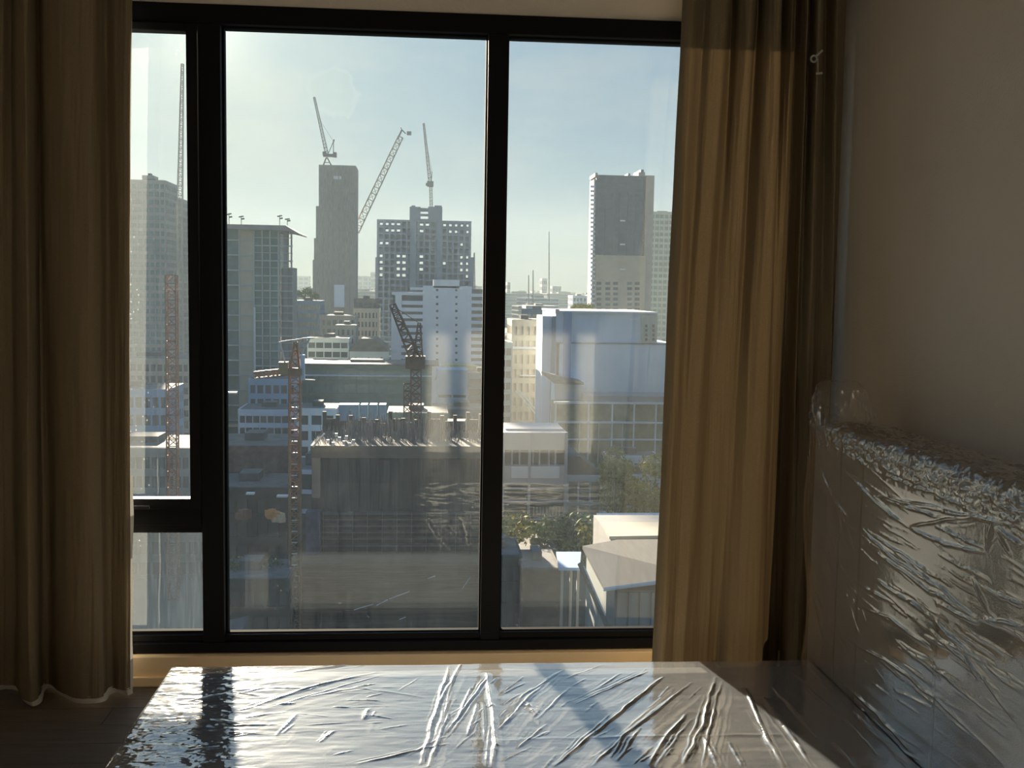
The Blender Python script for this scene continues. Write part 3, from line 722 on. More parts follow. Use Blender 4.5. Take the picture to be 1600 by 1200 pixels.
# --- pale towers seen through the narrow casement
building('tall hazy grey tower seen through the narrow casement, topped by a small box', 196, 258, 281, 470, 22, conc, gglass, nx=7, fh=3.3, name='tower', cat='tower')
building('small rooftop box tower behind the hazy casement towers', 222, 240, 274, 480, 8, conc, dglass, nx=2, fh=3, name='tower', cat='tower')
building('stepped hazy tower between the grey tower and the mullion', 250, 278, 308, 500, 20, conc, gglass, nx=4, fh=3.3, name='tower', cat='tower')
building('lower blue hazy tower nearest the wide mullion', 276, 330, 332, 520, 20, concb, gglass, nx=5, fh=3.3, name='tower', cat='tower')
building('orange-topped low block across the casement foot', 150, 296, 560, 300, 20, tan_, dglass, nx=14, fh=3.2)
building('blue-roofed low hall far down behind the casement', 130, 262, 608, 250, 16, mat('sky_blue_wall', (.30, .45, .62), .7), dglass, nx=10, fh=4)
building('pale wide block low behind the casement, thin white cornice', 100, 320, 700, 203, 18, mat('dull_pale_wall', (.38, .40, .36), .8, .15, .3), mat('dim_glass', (.16, .18, .17), .5), nx=18, fh=3.3)
building('dull green-grey block at the casement foot', 60, 330, 800, 182, 14, mat('dull_green_wall', (.16, .20, .16), .8, .3, .3), mat('dim_green_glass', (.09, .11, .09), .6), nx=14, fh=3.3)

# --- middle distance blocks
building('blue-grey mid-rise with trees on its roof beside the slender tower', 456, 500, 470, 430, 20, concb, dglass, nx=9, fh=3.2)
building('cream mid-rise block with small windows behind the mansard house', 552, 592, 482, 440, 18, beige, dglass, nx=7, fh=3.6, pier=.5)
building('low dark-roofed block above the cream mid-rise', 553, 590, 467, 470, 18, roofd, dglass, nx=5, fh=3.4)
building('brown netted block at the foot of the slender tower', 500, 556, 493, 410, 16, net, dglass, nx=6, fh=3.4, pier=.4)
building('white mid-rise with strip windows beside the orange crane', 480, 545, 528, 370, 16, white, dglass, nx=5, fh=3.0, pier=.12)
building('grey slab block between strip-window mid-rise and white apartment block', 524, 556, 508, 390, 16, conc, dglass, nx=4, fh=3.2, pier=.5)
building('low blue-white block at the foot of the green glazed tower', 388, 462, 592, 300, 14, mat('sky_blue_wall'), dglass, nx=6, fh=4)
# mansard house
Yg = 370
t, a, b_, zt = building('white house with a dark domed mansard roof and round windows', 546, 606, 549, Yg, 14, white, white, nx=3, fh=6, name='house', cat='house', pier=.1)
hw = (b_-a)/2; H = zt-GZ
MB().prism([(-hw-.3, H), (hw+.3, H), (hw-1.5, H+2.4), (hw-4, H+4.4), (-hw+4, H+4.4), (-hw+1.5, H+2.4)], -7.3, 7.3).obj('mansard_roof', roofd, t)
for x in (-4.4, 0, 4.4):
    MB().bar((x, -7.1, H-2.6), (x, -6.6, H-2.6), .6, 12).obj('round_window', dglass, t)
# long green building
Yh_ = 330
t, a, b_, zt = building('long dark green building with pale roof lines below the white apartment block', 470, 681, 571, Yh_, 20, green, gglass, nx=22, fh=4.4, pier=.12, sep=True, band=.3)
hw = (b_-a)/2; H = zt-GZ
MB().box(-hw-1, hw+1, -11, 10.5, H, H+.5).obj('roof_slab', roofd, t); MB().box(-hw-.4, hw+.2, -10.7, -10.2, H-3.3, H-2.9).obj('cornice', pale, t)
MB().box(hw-1.2, hw+.2, -10.6, -9, 0, H).obj('end_pier', pale, t)
# blue block + curved roof
t, a, b_, zt = building('light blue block beneath the ochre curved roof', 683, 731, 592, 300, 12, mat('pale_blue_wall', (.33, .47, .58), .8, .1, .4), dglass, nx=2, fh=9, pier=.1, band=.9)
t, a, b_, zt = building('narrow striped block squeezed against the middle mullion', 731, 775, 583, 310, 12, concb, dglass, nx=2, fh=3.0, pier=.1)
t = thing('pavilion', 'pavilion with an ochre upswept roof in front of the white apartment block', 'pavilion', (W(715, 590, 330)[0], 334, GZ))
a = W(684, 588, 330)[0]-t.location.x; c = W(756, 578, 330)[0]-t.location.x; z0 = zpx(715, 592, 330)-GZ
MB().prism([(a-1, z0-.3), (a+6, z0+.3), (c-3, z0+1.4), (c+1, z0+2.6), (c+1, z0+3), (c-4, z0+4.2), (a+4, z0+4.4), (a, z0+3)], -5, 5).obj('curved_roof', yel, t)
MB().box(a+1, c-1, -4, 4, 0, z0).obj('pavilion_wall', concb, t)
# low white blocks and boxes behind the construction site
building('low grey-white block with long strip windows left of the orange crane', 372, 462, 640, 270, 14, pale, dglass, nx=8, fh=3.2, pier=.1, sep=True)
building('low pale block with two dark openings right of the orange crane', 463, 526, 638, 262, 12, pale, dglass, nx=3, fh=4.2, pier=.25)
for i, (x0, x1, lab) in enumerate(((529, 560, 'broad pale panel wall behind the rebar'), (563, 574, 'narrow pale panel wall next to the broad one'), (577, 589, 'second narrow pale panel wall from the broad one'), (592, 603, 'third narrow pale panel wall from the broad one'))):
    t = thing('cladding_panel', lab, 'wall panel', (W((x0+x1)/2, 640, 240)[0], 240, GZ)); sub(t, 'panel', mat('pale_blue_wall'), x0, x1, 632.5, 656, 240, 4); sub(t, 'panel_base', green, x0, x1, 656, 740, 240.3, 3)
building('dark teal block behind the rebar of the site', 605, 700, 645, 250, 14, green, dglass, nx=10, fh=3.4)
building('dark teal block under the light blue block', 676, 775, 640, 262, 14, mat('teal_wall', (.10, .17, .19), .8, .2, .3), dglass, nx=8, fh=3.2)
t = thing('container', 'pinkish site cabin on the roof slab by the middle mullion', 'cabin', (W(716, 690, 172)[0], 173, zpx(716, 682, 172)))
sub(t, 'cabin_wall', mat('pink_wall', (.42, .30, .26), .8), 700, 733, 658, 682, 172, 3)
t = thing('container', 'bright white cabin roof on the site slab by the middle mullion', 'cabin', (W(716, 697, 168)[0], 169, zpx(716, 699, 168)))
sub(t, 'cabin_roof', roofw, 693, 735, 684, 687, 168, 5); sub(t, 'cabin_wall', mat('cabin_white', (.85, .83, .76), .7), 695, 734, 687, 699, 168, 4)

# --- big building site: netted block, podium, roof deck
Ys = 150
t = thing('construction_building', 'big dark netted building under construction with a flat deck full of rebar', 'building', (W(617, 700, Ys)[0], Ys+9, GZ))
part = lambda name, m, a, b_, c, d, y=Ys, dep=18, **k: sub(t, name, m, a, b_, c, d, y, dep, **k)
deck = mat('deck_concrete', (.17, .15, .12), .9, .25, .4)
part('deck_edge', deck, 485, 765, 697, 716, dep=18); 
part('netted_core', net2, 487, 765, 716, 880, y=Ys+.7, dep=16)
r3 = random.Random(3)
x = 487
while x < 762:        # hanging sheets of netting, each its own piece
    x1 = min(x+r3.uniform(11, 19), 765); part('netting_sheet', net2, x, x1-.6, 716+r3.uniform(-3, 3), 800+r3.uniform(-7, 7), y=Ys+r3.uniform(.1, .55), dep=.15); x = x1
for y in (803, 812, 822, 832, 842, 853, 866):
    part('scaffold_board', mat('dull_blue_board', (.10, .12, .13), .8, .3, .5), 478, 766, y-1.1, y+1.1, y=Ys-.6, dep=1.3)
for x in range(482, 768, 23): part('scaffold_post', steel, x-.3, x+.3, 800, 880, y=Ys-.7, dep=.12)
part('podium', podm, 452, 768, 880, 1030, y=Ys-6, dep=24)
for k, y in enumerate((884, 893, 903, 914, 926, 940, 955)):
    part('shuttering_plank', podm, 450, 769, y-1.4, y+2.2, y=Ys-6.3-.05*k, dep=.35)
part('corner_strip', mat('sunlit_concrete', (.34, .29, .22), .9, .1, 1), 487, 500, 716, 778, y=Ys-.3, dep=2)  # sunlight on the strip is put into its warm concrete colour
part('hoist_shaft', mat('blue_grey_sheet', (.10, .11, .17), .8, .3, 1), 478, 500, 800, 872, y=Ys-1.5, dep=2)
L = t.location; zd = zpx(617, 697, Ys)-L.z
hwL = W(488, 697, Ys)[0]-L.x; hwR = W(764, 697, Ys)[0]-L.x
b = MB()
for k in range(700):
    x = r3.uniform(hwL, hwR); y = r3.uniform(-7, 8); h = r3.uniform(.8, 2.6)*(1.25 if .15 < (x-hwL)/(hwR-hwL) < .75 else .6)
    b.bar((x, y, zd), (x+r3.uniform(-.2, .2), y, zd+h), .045, 3)
b.obj('rebar', steel, t, kind='stuff')
for k in range(13):
    x = hwL+.6+k*1.95; h = r3.uniform(2.2, 3.6)
    MB().box(x-.28, x+.28, 2.5, 3.1, zd-.1, zd+h).obj('column', mat('shaded_concrete', (.09, .085, .08), .9), t)  # site shadow is put into the columns' dark concrete colour
    if k < 12: MB().box(x-.28, x+1.7, 6.5, 6.8, zd-.1, zd+h*.55).obj('formwork_panel', mat('dark_formwork', (.08, .09, .09), .9, .3, 1), t)
p0 = W(489, 698, 146)-np.array(L); p1 = W(507, 677, 146)-np.array(L)
MB().bar(p0, p1, .16, 4).obj('leaning_board', mat('white_board', (.9, .88, .8), .6), t, label='bright white board leaning on the deck edge')
for x, y_ in ((512, 690), (520, 694), (530, 686), (541, 684), (537, 692), (546, 695), (552, 690), (525, 680)):
    p_ = W(x, y_, 148)-np.array(L); MB().box(p_[0]-.15, p_[0]+.2, p_[1], p_[1]+.4, p_[2]-.25, p_[2]+.25).obj('deck_sheet', mat('white_board'), t)
# planks and pipes on the podium foot, caught light put in as white
for x0, y0, x1, y1 in ((553, 953, 583, 944), (588, 946, 606, 937), (608, 936, 640, 924), (668, 904, 680, 900), (722, 920, 735, 902), (624, 968, 634, 964), (574, 962, 577, 965)):
    a = W(x0, y0, 140); c = W(x1, y1, 140)
    o = MB().bar((0, 0, 0), tuple(c-a), .07, 4).obj('pipe', mat('white_board'), label='bright pipe catching the light low on the brown podium', cat='pipe', group='bright pipes on the podium'); o.location = tuple(a)

# --- left foreground in the main pane
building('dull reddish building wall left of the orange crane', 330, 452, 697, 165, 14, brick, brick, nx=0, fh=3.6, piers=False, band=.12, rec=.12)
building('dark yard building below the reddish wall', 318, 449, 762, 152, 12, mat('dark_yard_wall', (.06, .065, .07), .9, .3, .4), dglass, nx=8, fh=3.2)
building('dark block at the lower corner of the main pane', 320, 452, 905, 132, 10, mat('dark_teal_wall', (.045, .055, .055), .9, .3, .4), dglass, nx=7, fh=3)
for x, y, m_, lab in ((426, 803, mat('orange_lit_patch', (.8, .35, .1), .8), 'orange tarpaulin heap in the dark yard'), (438, 809, mat('cream_lit_patch', (.8, .65, .4), .8), 'cream tarpaulin heap next to the orange one'), (380, 804, mat('rust_tarp', (.25, .12, .07), .8), 'rust brown heap in the dark yard')):
    p_ = W(x, y, 148)
    b = MB(); q = random.Random(x)
    for k in range(9): b.box(*sum(([c-q.uniform(.15, .6), c+q.uniform(.15, .6)] for c in (q.uniform(-.7, .7), q.uniform(-.4, .4), q.uniform(-.3, .3))), []), M=Matrix.Rotation(q.uniform(0, 1), 4, 'Z'))
    o = b.obj('yard_heap', m_, label=lab, cat='heap'); o.location = tuple(p_)  # orange and cream: lit bits of the yard put in as coloured heaps
for x0, y0, x1, lab in ((384, 772, 397, 'small white lit ledge in the dark yard'), (432, 776, 449, 'longer white lit ledge beside the orange crane'), (352, 614, 369, 'white lit roof edge at the pane side')):
    a = W(x0, y0, 147); c = W(x1, y0, 147)
    o = MB().box(0, c[0]-a[0], 0, 1, -.12, .12).obj('roof_ledge', mat('white_board'), label=lab, cat='ledge'); o.location = tuple(a)  # white colour stands in for the light on these ledges
t = thing('roof', 'light pitched roof at the bottom left corner of the main pane', 'roof', (W(372, 985, 125)[0], 128, zpx(372, 990, 125)))
a = [np.array(W(x, y, Y_))-np.array(t.location) for x, y, Y_ in ((330, 975, 122), (388, 962, 130), (378, 988, 121), (318, 1000, 118))]
b = MB(); up_ = np.array([0, 0, -.4]); b.poly(a+[q+up_ for q in a], [(0, 3, 2, 1), (4, 5, 6, 7), (0, 1, 5, 4), (1, 2, 6, 5), (2, 3, 7, 6), (3, 0, 4, 7)]); b.obj('roof_sheet', roofg, t)

# --- right pane: big hall, glazed wing, beige block, white offices
Yp = 260
t = thing('hall', 'huge blank pale blue-grey hall with a level seam across its walls', 'building', (W(950, 560, Yp)[0], Yp+17, GZ))
part = lambda name, m, a, b_, c, d, y=Yp, dep=30, **k: sub(t, name, m, a, b_, c, d, y, dep, **k)
hallm = mat('hall_panel', (.74, .83, .92), .75, .05, .12); hall2 = mat('hall_panel_light', (.80, .86, .90), .75, .05, .12)
part('upper_wall', hallm, 868, 1027, 489, 537); part('lower_wall', hall2, 873, 1060, 537.5, 700, y=Yp-.4)
part('seam', mat('seam_grey', (.22, .25, .28), .8), 868, 1060, 535.8, 537.8, y=Yp-.6, dep=1)
part('stair_tower', hallm, 846, 869, 494, 700, y=Yp+1, dep=14)
part('reflection_strip', concb, 861, 867, 494, 680, y=Yp-.3, dep=1.5); part('reflection_strip', mat('blue_reflection', (.22, .35, .55), .7), 880, 892, 487, 640, y=Yp-1, dep=1)  # bluish window reflections put in as coloured strips on the wall
part('roof_lip', white, 868, 1027, 486.5, 489.5, y=Yp-.8, dep=31)
part('end_tower', mat('yellow_grey_panel', (.56, .57, .48), .8), 1002, 1027, 492, 536, y=Yp-.8, dep=4)
for x in (1010, 1021):
    for k in range(4): part('window', dglass, x-1.6, x+1.6, 507+k*7, 511.5+k*7, y=Yp-.95, dep=.3)
part('roof_vent', mat('pinkish_steel', (.75, .6, .55), .5), 868, 874, 483, 489, y=Yp-1, dep=3); part('roof_light', white, 986, 999, 498, 500, y=Yp-.9, dep=.4)
# canopy and annex
part('annex', hallm, 866, 916, 598, 700, y=Yp-8, dep=9); 
L = t.location
pts = [np.array(W(x, y, Y_))-np.array(L) for x, y, Y_ in ((846, 580, 250), (866, 596, 248), (913, 598, 248), (905, 593, 255))]
b = MB(); b.poly(pts+[q+np.array([0, 0, -.5]) for q in pts], [(0, 1, 2, 3), (7, 6, 5, 4), (0, 4, 5, 1), (1, 5, 6, 2), (2, 6, 7, 3), (3, 7, 4, 0)]); b.obj('canopy', roofd, t)
Yw = 240
t = thing('glazed_wing', 'low glazed wing with white frames in front of the blank hall', 'building', (W(950, 670, Yw)[0], Yw+6, GZ))
wg = mat('olive_glass', (.17, .20, .13), .3, .4, .3)
part = lambda name, m, a, b_, c, d, y=Yw, dep=10, **k: sub(t, name, m, a, b_, c, d, y, dep, **k)
part('glazing', wg, 868, 1060, 632, 760, y=Yw+.6); part('soffit', conc, 917, 1060, 619, 629, y=Yw+.4)
for y0, y1 in ((628.5, 631.5), (659, 661.8), (686, 688)): part('cross_beam', white, 866, 1060, y0, y1, y=Yw-.1, dep=.8)
for x in (868, 919, 956, 990, 1024, 1045): part('column', white, x-1, x+1, 629, 740, y=Yw, dep=.7)
for x in (905, 935, 972): part('glazing_bar', mat('pale_green_panel'), x-.7, x+.7, 660, 740, y=Yw+.2, dep=.4)
t, a, b_, zt = building('beige block with a pale cornice beside the middle mullion', 800, 849, 500, 300, 18, beige, tan_, nx=5, fh=4.0, pier=.35)
sub(t, 'cornice', white, 798, 850, 542, 545.5, 299.5, 1); sub(t, 'cornice', white, 812, 842, 586, 588, 299.5, 1)
b = MB(); L = np.array(t.location)
for dx in (0, 6): b.bar(W(806+dx, 610, 296)-L, W(848+dx, 660, 296)-L, .3)
b.obj('stair_rail', white, t)
building('green-grey strip-window block hugging the middle mullion', 770, 801, 535, 290, 14, mat('pale_green_panel'), dglass, nx=3, fh=3.0, pier=.1)
building('small teal block behind the beige block', 820, 866, 484, 420, 14, concb, dglass, nx=4, fh=3)
# white offices
Yo = 190
t = thing('office_building', 'white office building with a deep dark balcony band, nearest the middle mullion', 'building', (W(830, 740, Yo)[0], Yo+8, GZ))
part = lambda name, m, a, b_, c, d, y=Yo, dep=14, **k: sub(t, name, m, a, b_, c, d, y, dep, **k)
offm = mat('lilac_white_render', (.50, .49, .50), .8, .06, .3)
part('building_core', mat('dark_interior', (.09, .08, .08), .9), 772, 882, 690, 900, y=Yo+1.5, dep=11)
part('parapet', offm, 768, 886, 676, 703); part('roof_slab', offm, 790, 880, 670, 677, y=Yo+3, dep=9); part('parapet', offm, 768, 886, 728, 757, y=Yo-.2)
part('inset_panel', white, 799, 874, 729, 747, y=Yo-.35, dep=.3)
for x in (786, 827, 884): part('column', offm, x-2, x+2, 676, 832, y=Yo-.5, dep=1)
for x in (800, 812, 833, 843, 858, 868): part('column', offm, x-1.2, x+1.2, 703, 728, y=Yo+.3, dep=.6)
for y in (762, 783, 810): part('floor_band', offm, 768, 886, y, y+3, y=Yo-.1)
for x in range(834, 880, 5): part('railing_bar', offm, x-.4, x+.4, 792, 806, y=Yo-.1, dep=.15)
t, a, b_, zt = building('white gabled building beside the office building', 886, 941, 742, 200, 14, white, mat('grey_glass', (.20, .21, .20), .4, .3, .3), nx=3, fh=5.2, pier=.14, sep=True, band=.14)
hw = (b_-a)/2; H = zt-GZ
MB().prism([(-hw, H), (hw+.3, H), (hw-2.5, H+2.0), (-hw+2.4, H+3.6), (-hw, H+3.4)], -7, 7).obj('gable_roof', roofg, t)
# roofs at the lower right
t = thing('warehouse', 'warehouse with a bright sunlit white roof beside the curtain', 'building', (W(985, 830, 135)[0], 136, GZ))
L = np.array(t.location)
def slab_quad(t, name, m, pts, th=.35, **k):
    L = np.array(t.location); a = [np.array(W(*q))-L for q in pts]; n = len(a)
    b = MB(); dn = np.array([0, 0, -th])
    b.poly(a+[q+dn for q in a], [tuple(range(n)), tuple(range(2*n-1, n-1, -1))]+[(i, n+i, n+(i+1) % n, (i+1) % n) for i in range(n)]); return b.obj(name, m, t, **k)
slab_quad(t, 'roof_sheet', roofw, ((952, 838, 128), (1075, 836, 128), (1070, 806, 143), (934, 806, 143)))
slab_quad(t, 'roof_ridge', mat('white_board'), ((934, 805, 143), (1070, 805, 143), (1070, 801, 143.5), (932, 801.5, 143.5)), .6)
sub(t, 'warehouse_wall', conc, 953, 1075, 842, 1010, 128.5, 14)
t = thing('shed', 'grey sheet-roofed shed with a folded roof below the bright warehouse', 'building', (W(980, 900, 115)[0], 116, GZ))
slab_quad(t, 'roof_sheet', roofg, ((944, 918, 108), (1090, 899, 108), (1080, 842, 125.5), (966, 843, 125.5), (910, 853, 121)))
slab_quad(t, 'roof_edge', white, ((943, 921, 107.7), (1090, 902, 107.7), (1090, 899, 107.8), (943, 918, 107.8)), .2)
sub(t, 'shed_wall', mat('grey_green_wall', (.27, .30, .28), .85, .1, .3), 945, 1090, 922, 1130, 109, 14)
for x in (962, 980, 998, 1016): sub(t, 'wall_panel', mat('grey_green_wall'), x, x+15, 926, 1130, 108.7, .3)
t = thing('gutter_beam', 'dark sloping beam running down beside the grey shed', 'beam', (W(930, 930, 106)[0], 106, zpx(930, 930, 106)))
L = np.array(t.location)
MB().bar(W(906, 880, 108)-L, W(952, 985, 104)-L, .28).obj('beam', mat('dark_steel', (.06, .065, .07), .7), t); MB().bar(W(912, 884, 107)-L, W(946, 962, 104)-L, .08).obj('beam_rail', wsteel, t)
t = thing('hut', 'small hut with a bright blue roof on posts', 'hut', (W(889, 880, 128)[0], 131, GZ))
slab_quad(t, 'roof_sheet', bluem, ((873, 887, 126), (906, 887, 126), (908, 862, 134), (869, 862, 134)))
for x in (877, 891, 902): sub(t, 'post', conc, x-2, x+2, 888, 1050, 127, .5)
building('low brown flat-roofed block below the palms', 816, 876, 889, 130, 10, mat('brown_wall', (.12, .09, .065), .9, .3, .5), mat('brown_wall'), nx=0, piers=False, rec=.12, band=.1, parapet=.7)
building('dark low block hugging the middle mullion foot', 760, 816, 868, 135, 10, mat('dark_teal_wall'), dglass, nx=5, fh=3)
building('grey-green flat roof among the palms', 812, 872, 862, 150, 9, mat('dull_green_wall'), dglass, nx=5, fh=3)
t, a, b_, zt = building('small white-roofed house among the sunny trees', 950, 1030, 712, 215, 6, white, dglass, nx=6, fh=3, name='house', cat='house')
t, a, b_, zt = building('second pale-roofed house lower among the sunny trees', 960, 1034, 742, 200, 6, pale, dglass, nx=5, fh=3, name='house', cat='house')
building('grey low block beyond the sunny trees by the curtain', 985, 1060, 725, 230, 10, conc, dglass, nx=6, fh=3)

# --- cranes
def lattice(b, a, c, w0, n, r, w1=None, up=(0, 0, 1)):
    """square lattice girder between a and c"""
    a = Vector(a); c = Vector(c); w1 = w0 if w1 is None else w1; d = (c-a).normalized()
    s = d.cross(Vector((0, 1, 0)))
    if s.length < .1: s = d.cross(Vector((1, 0, 0)))
    s.normalize(); u = s.cross(d).normalized(); prev = None
    for i in range(n+1):
        f = i/n; p_ = a.lerp(c, f); h = (w0*(1-f)+w1*f)/2
        q = [p_+s*h+u*h, p_-s*h+u*h, p_-s*h-u*h, p_+s*h-u*h]
        for k in range(4): b.bar(q[k], q[(k+1) % 4], r*.6, 3)
        if prev:
            for k in range(4):
                b.bar(prev[k], q[k], r, 4); b.bar(prev[k], q[(k+1) % 4], r*.6, 3) if i % 2 else b.bar(prev[(k+1) % 4], q[k], r*.6, 3)
        prev = q
    return b
def P3(px, py, Y, L): return Vector(tuple(W(px, py, Y)-np.array(L)))
# orange crane mast in the main pane
Yk = 138
t = thing('tower_crane', 'orange lattice tower crane standing before the building site', 'crane', (W(461, 700, Yk)[0], Yk, GZ)); L = t.location
zt = zpx(461, 586, Yk)-GZ
lattice(MB(), (0, 0, 0), (0, 0, zt), 1.35, 34, .13).obj('mast', orange, t)
c = P3(461, 575, Yk, L)
MB().box(-.95, .95, -.9, .9, zt, zt+.9).obj('slewing_ring', orange, t)
lattice(MB(), (0, 0, zt+.9), (.1, 0, zt+4.2), 1.2, 3, .11, .3).obj('tower_head', orange, t)
lattice(MB(), P3(455, 580, Yk, L), P3(398, 586, Yk, L), .8, 8, .09).obj('counter_jib', orange, t)
MB().bar(P3(437, 534, Yk, L), P3(473, 529, Yk, L), .07).bar(P3(473, 529, Yk, L), P3(490, 528, Yk, L), .14).bar(P3(437, 534, Yk, L), P3(446, 570, Yk, L), .15).bar(P3(484, 528, Yk, L), P3(468, 560, Yk, L), .15).obj('tie_bar', wsteel, t)
MB().box(-1.9, -.8, -1.1, .2, zt+.1, zt+1.7).obj('operator_cab', mat('dull_yellow_cab', (.35, .26, .12), .6), t)
MB().box(.75, 1.25, -.6, .3, zt-.6, zt+2.6).obj('counter_plate', pale, t)
MB().bar(P3(470, 593, Yk, L), P3(492, 594, Yk, L), .09).bar(P3(437, 571, Yk, L), P3(446, 571, Yk, L), .14).obj('platform_rail', wsteel, t)
for k in range(26):
    z = zt-1.2-k*1.45; MB().box(-.35, .35, -.86, -.7, z, z+.1).obj('ladder_landing', wsteel, t)
# dark red luffing crane behind the deck
Yr = 172
t = thing('tower_crane', 'dark red luffing crane rising behind the rebar deck', 'crane', (W(648, 640, Yr)[0], Yr, zpx(648, 690, Yr))); L = t.location
lattice(MB(), P3(650, 690, Yr, L), P3(650, 566, Yr, L), 1.6, 10, .16).obj('mast', redbr, t)
lattice(MB(), P3(651, 566, Yr, L), P3(614, 478, Yr-8, L), 1.7, 11, .15, .8).obj('luffing_jib', redbr, t)
MB().box(-1.5, 1.6, -1.3, 1.3, P3(650, 568, Yr, L).z-.8, P3(650, 568, Yr, L).z+1.2).obj('machinery_deck', redbr, t)
lattice(MB(), P3(653, 560, Yr, L), P3(655, 505, Yr, L), 1.5, 5, .12, .4).obj('back_mast', redbr, t)
MB().bar(P3(655, 505, Yr, L), P3(614, 478, Yr-8, L), .06).obj('pendant_line', redbr, t)
lattice(MB(), P3(637, 690, Yr+2, L), P3(637, 600, Yr+2, L), 1.2, 8, .12).obj('hoist_mast', redbr, t)
# luffing crane on the slender tower
Yt = 566
t = thing('tower_crane', 'small luffing crane on the roof of the slender netted tower', 'crane', (W(513, 258, Yt)[0], Yt, zpx(513, 258, Yt))); L = t.location
lattice(MB(), P3(511, 242, Yt, L), P3(491, 152, Yt, L), 1.6, 16, .2, .8).obj('luffing_jib', steel, t)
MB().bar(P3(505, 259, Yt, L), P3(510, 246, Yt, L), .45).bar(P3(518, 259, Yt, L), P3(511, 246, Yt, L), .45).bar(P3(506, 254, Yt, L), P3(516, 254, Yt, L), .25).obj('base_frame', steel, t)
o = P3(515, 243, Yt, L); MB().box(o.x-3.2, o.x+3.2, -1.5, 1.5, o.z-.7, o.z+.7).box(o.x+1.8, o.x+3.6, -1.6, 1.6, o.z-.9, o.z+1.6).box(o.x-3.4, o.x-1.6, -1.6, 1.6, o.z, o.z+1.8).obj('machinery_deck', steel, t)
MB().bar(P3(513, 240, Yt, L), P3(521, 221, Yt, L), .25).bar(P3(521, 240, Yt, L), P3(521, 221, Yt, L), .3).bar(P3(521, 222, Yt, L), P3(522, 218, Yt, L), .5).obj('back_mast', steel, t)
MB().bar(P3(521, 221, Yt, L), P3(498, 185, Yt, L), .09).obj('pendant_line', steel, t)
# big pale boom
Yt = 585
t = thing('tower_crane', 'large pale lattice boom rising from behind the slender tower', 'crane', (W(548, 380, Yt)[0], Yt, GZ)); L = t.location
lattice(MB(), P3(556, 362, Yt, L), P3(626, 214, Yt, L), 3.4, 15, .28, 2.6).obj('luffing_jib', mat('weathered_steel', (.38, .36, .32), .6), t)
lattice(MB(), (0, 0, 0), P3(550, 372, Yt, L), 2.2, 24, .3).obj('mast', steel, t)
o = P3(628, 208, Yt, L); MB().bar(P3(621, 218, Yt, L), P3(628, 203, Yt, L), .6).bar(P3(628, 203, Yt, L), P3(634, 209, Yt, L), .4).box(o.x+2.6, o.x+5, -1, 1, o.z-.9, o.z+.9).bar(P3(628, 203, Yt, L), P3(626, 199, Yt, L), .3).obj('jib_head', steel, t)
# crane behind the open frame tower
Yt = 608
t = thing('tower_crane', 'thin upright crane rising behind the open concrete tower', 'crane', (W(674, 325, Yt)[0], Yt, zpx(674, 330, Yt))); L = t.location
lattice(MB(), P3(674, 330, Yt, L), P3(673, 292, Yt, L), 1.5, 7, .22).obj('mast', steel, t)
lattice(MB(), P3(672, 284, Yt, L), P3(662, 193, Yt, L), 1.7, 14, .25, .8).obj('luffing_jib', steel, t)
o = P3(672, 288, Yt, L); MB().box(o.x-1.7, o.x+1.9, -2, 2, o.z-1.3, o.z+1.6).box(o.x-2.4, o.x-.8, -1, 1, o.z-.8, o.z+.6).obj('machinery_deck', steel, t)
MB().bar(P3(674, 284, Yt, L), P3(675, 268, Yt, L), .3).bar(P3(675, 268, Yt, L), P3(664, 210, Yt, L), .08).obj('back_mast', steel, t)
# casement cranes
t = thing('tower_crane', 'faint tall crane jib seen through the narrow casement', 'crane', (W(281, 310, 420)[0], 420, GZ)); L = t.location
lattice(MB(), P3(281, 320, 420, L), P3(285, 100, 420, L), 1.9, 30, .16, .8).obj('luffing_jib', mat('weathered_steel'), t)
lattice(MB(), (0, 0, 0), P3(280, 320, 420, L), 1.8, 30, .2).obj('mast', mat('weathered_steel'), t)
t = thing('tower_crane', 'orange-brown crane mast seen through the narrow casement', 'crane', (W(268, 640, 170)[0], 170, GZ)); L = t.location
lattice(MB(), (0, 0, 0), P3(268, 430, 170, L), 1.5, 40, .13).obj('mast', orange, t)
MB().bar(P3(255, 452, 170, L), P3(285, 452, 170, L), .12).bar(P3(268, 430, 170, L), P3(255, 452, 170, L), .1).obj('tie_bar', wsteel, t)
# radio masts
for x, y0, y1, Y_, lab in ((858, 362, 470, 900, 'thin tall radio mast above the hazy skyline'), (833, 422, 480, 800, 'short thin radio mast left of the tall one'), (826, 430, 480, 820, 'shortest thin mast near the middle mullion'), (741, 395, 460, 560, 'thin pole beside the open concrete tower')):
    p_ = W(x, y1, Y_); q = W(x, y0, Y_)
    o = lattice(MB(), (0, 0, 0), tuple(q-p_), .9, 14, .18, .3).obj('radio_mast', steel, label=lab, cat='mast'); o.location = tuple(p_)

# --- trees
def crown(rad, h, n, seed, sz):
    q = np.random.default_rng(seed); v = q.normal(size=(n, 3)); v /= np.linalg.norm(v, axis=1)[:, None]; v *= q.uniform(.55, 1.05, (n, 1))
    v *= 1+.25*np.sin(v[:, :1]*5+seed)*np.cos(v[:, 1:2]*4)
    c = v*np.array([rad, rad, h/2]); a = q.normal(size=(n, 3)); a /= np.linalg.norm(a, axis=1)[:, None]; b_ = np.cross(a, q.normal(size=(n, 3))); b_ /= np.linalg.norm(b_, axis=1)[:, None]
    s = sz*q.uniform(.6, 1.3, (n, 1)); V = np.stack([c-a*s, c+b_*s*.7, c+a*s, c-b_*s*.7], 1).reshape(-1, 3)
    m = MB(); m.v = [tuple(x) for x in V]; m.f = [(4*i, 4*i+1, 4*i+2, 4*i+3) for i in range(n)]; return m
cm_ = [crown(1, 1.7, 420, s, .13).mesh('crown', leafm) for s in (1, 2, 3)]
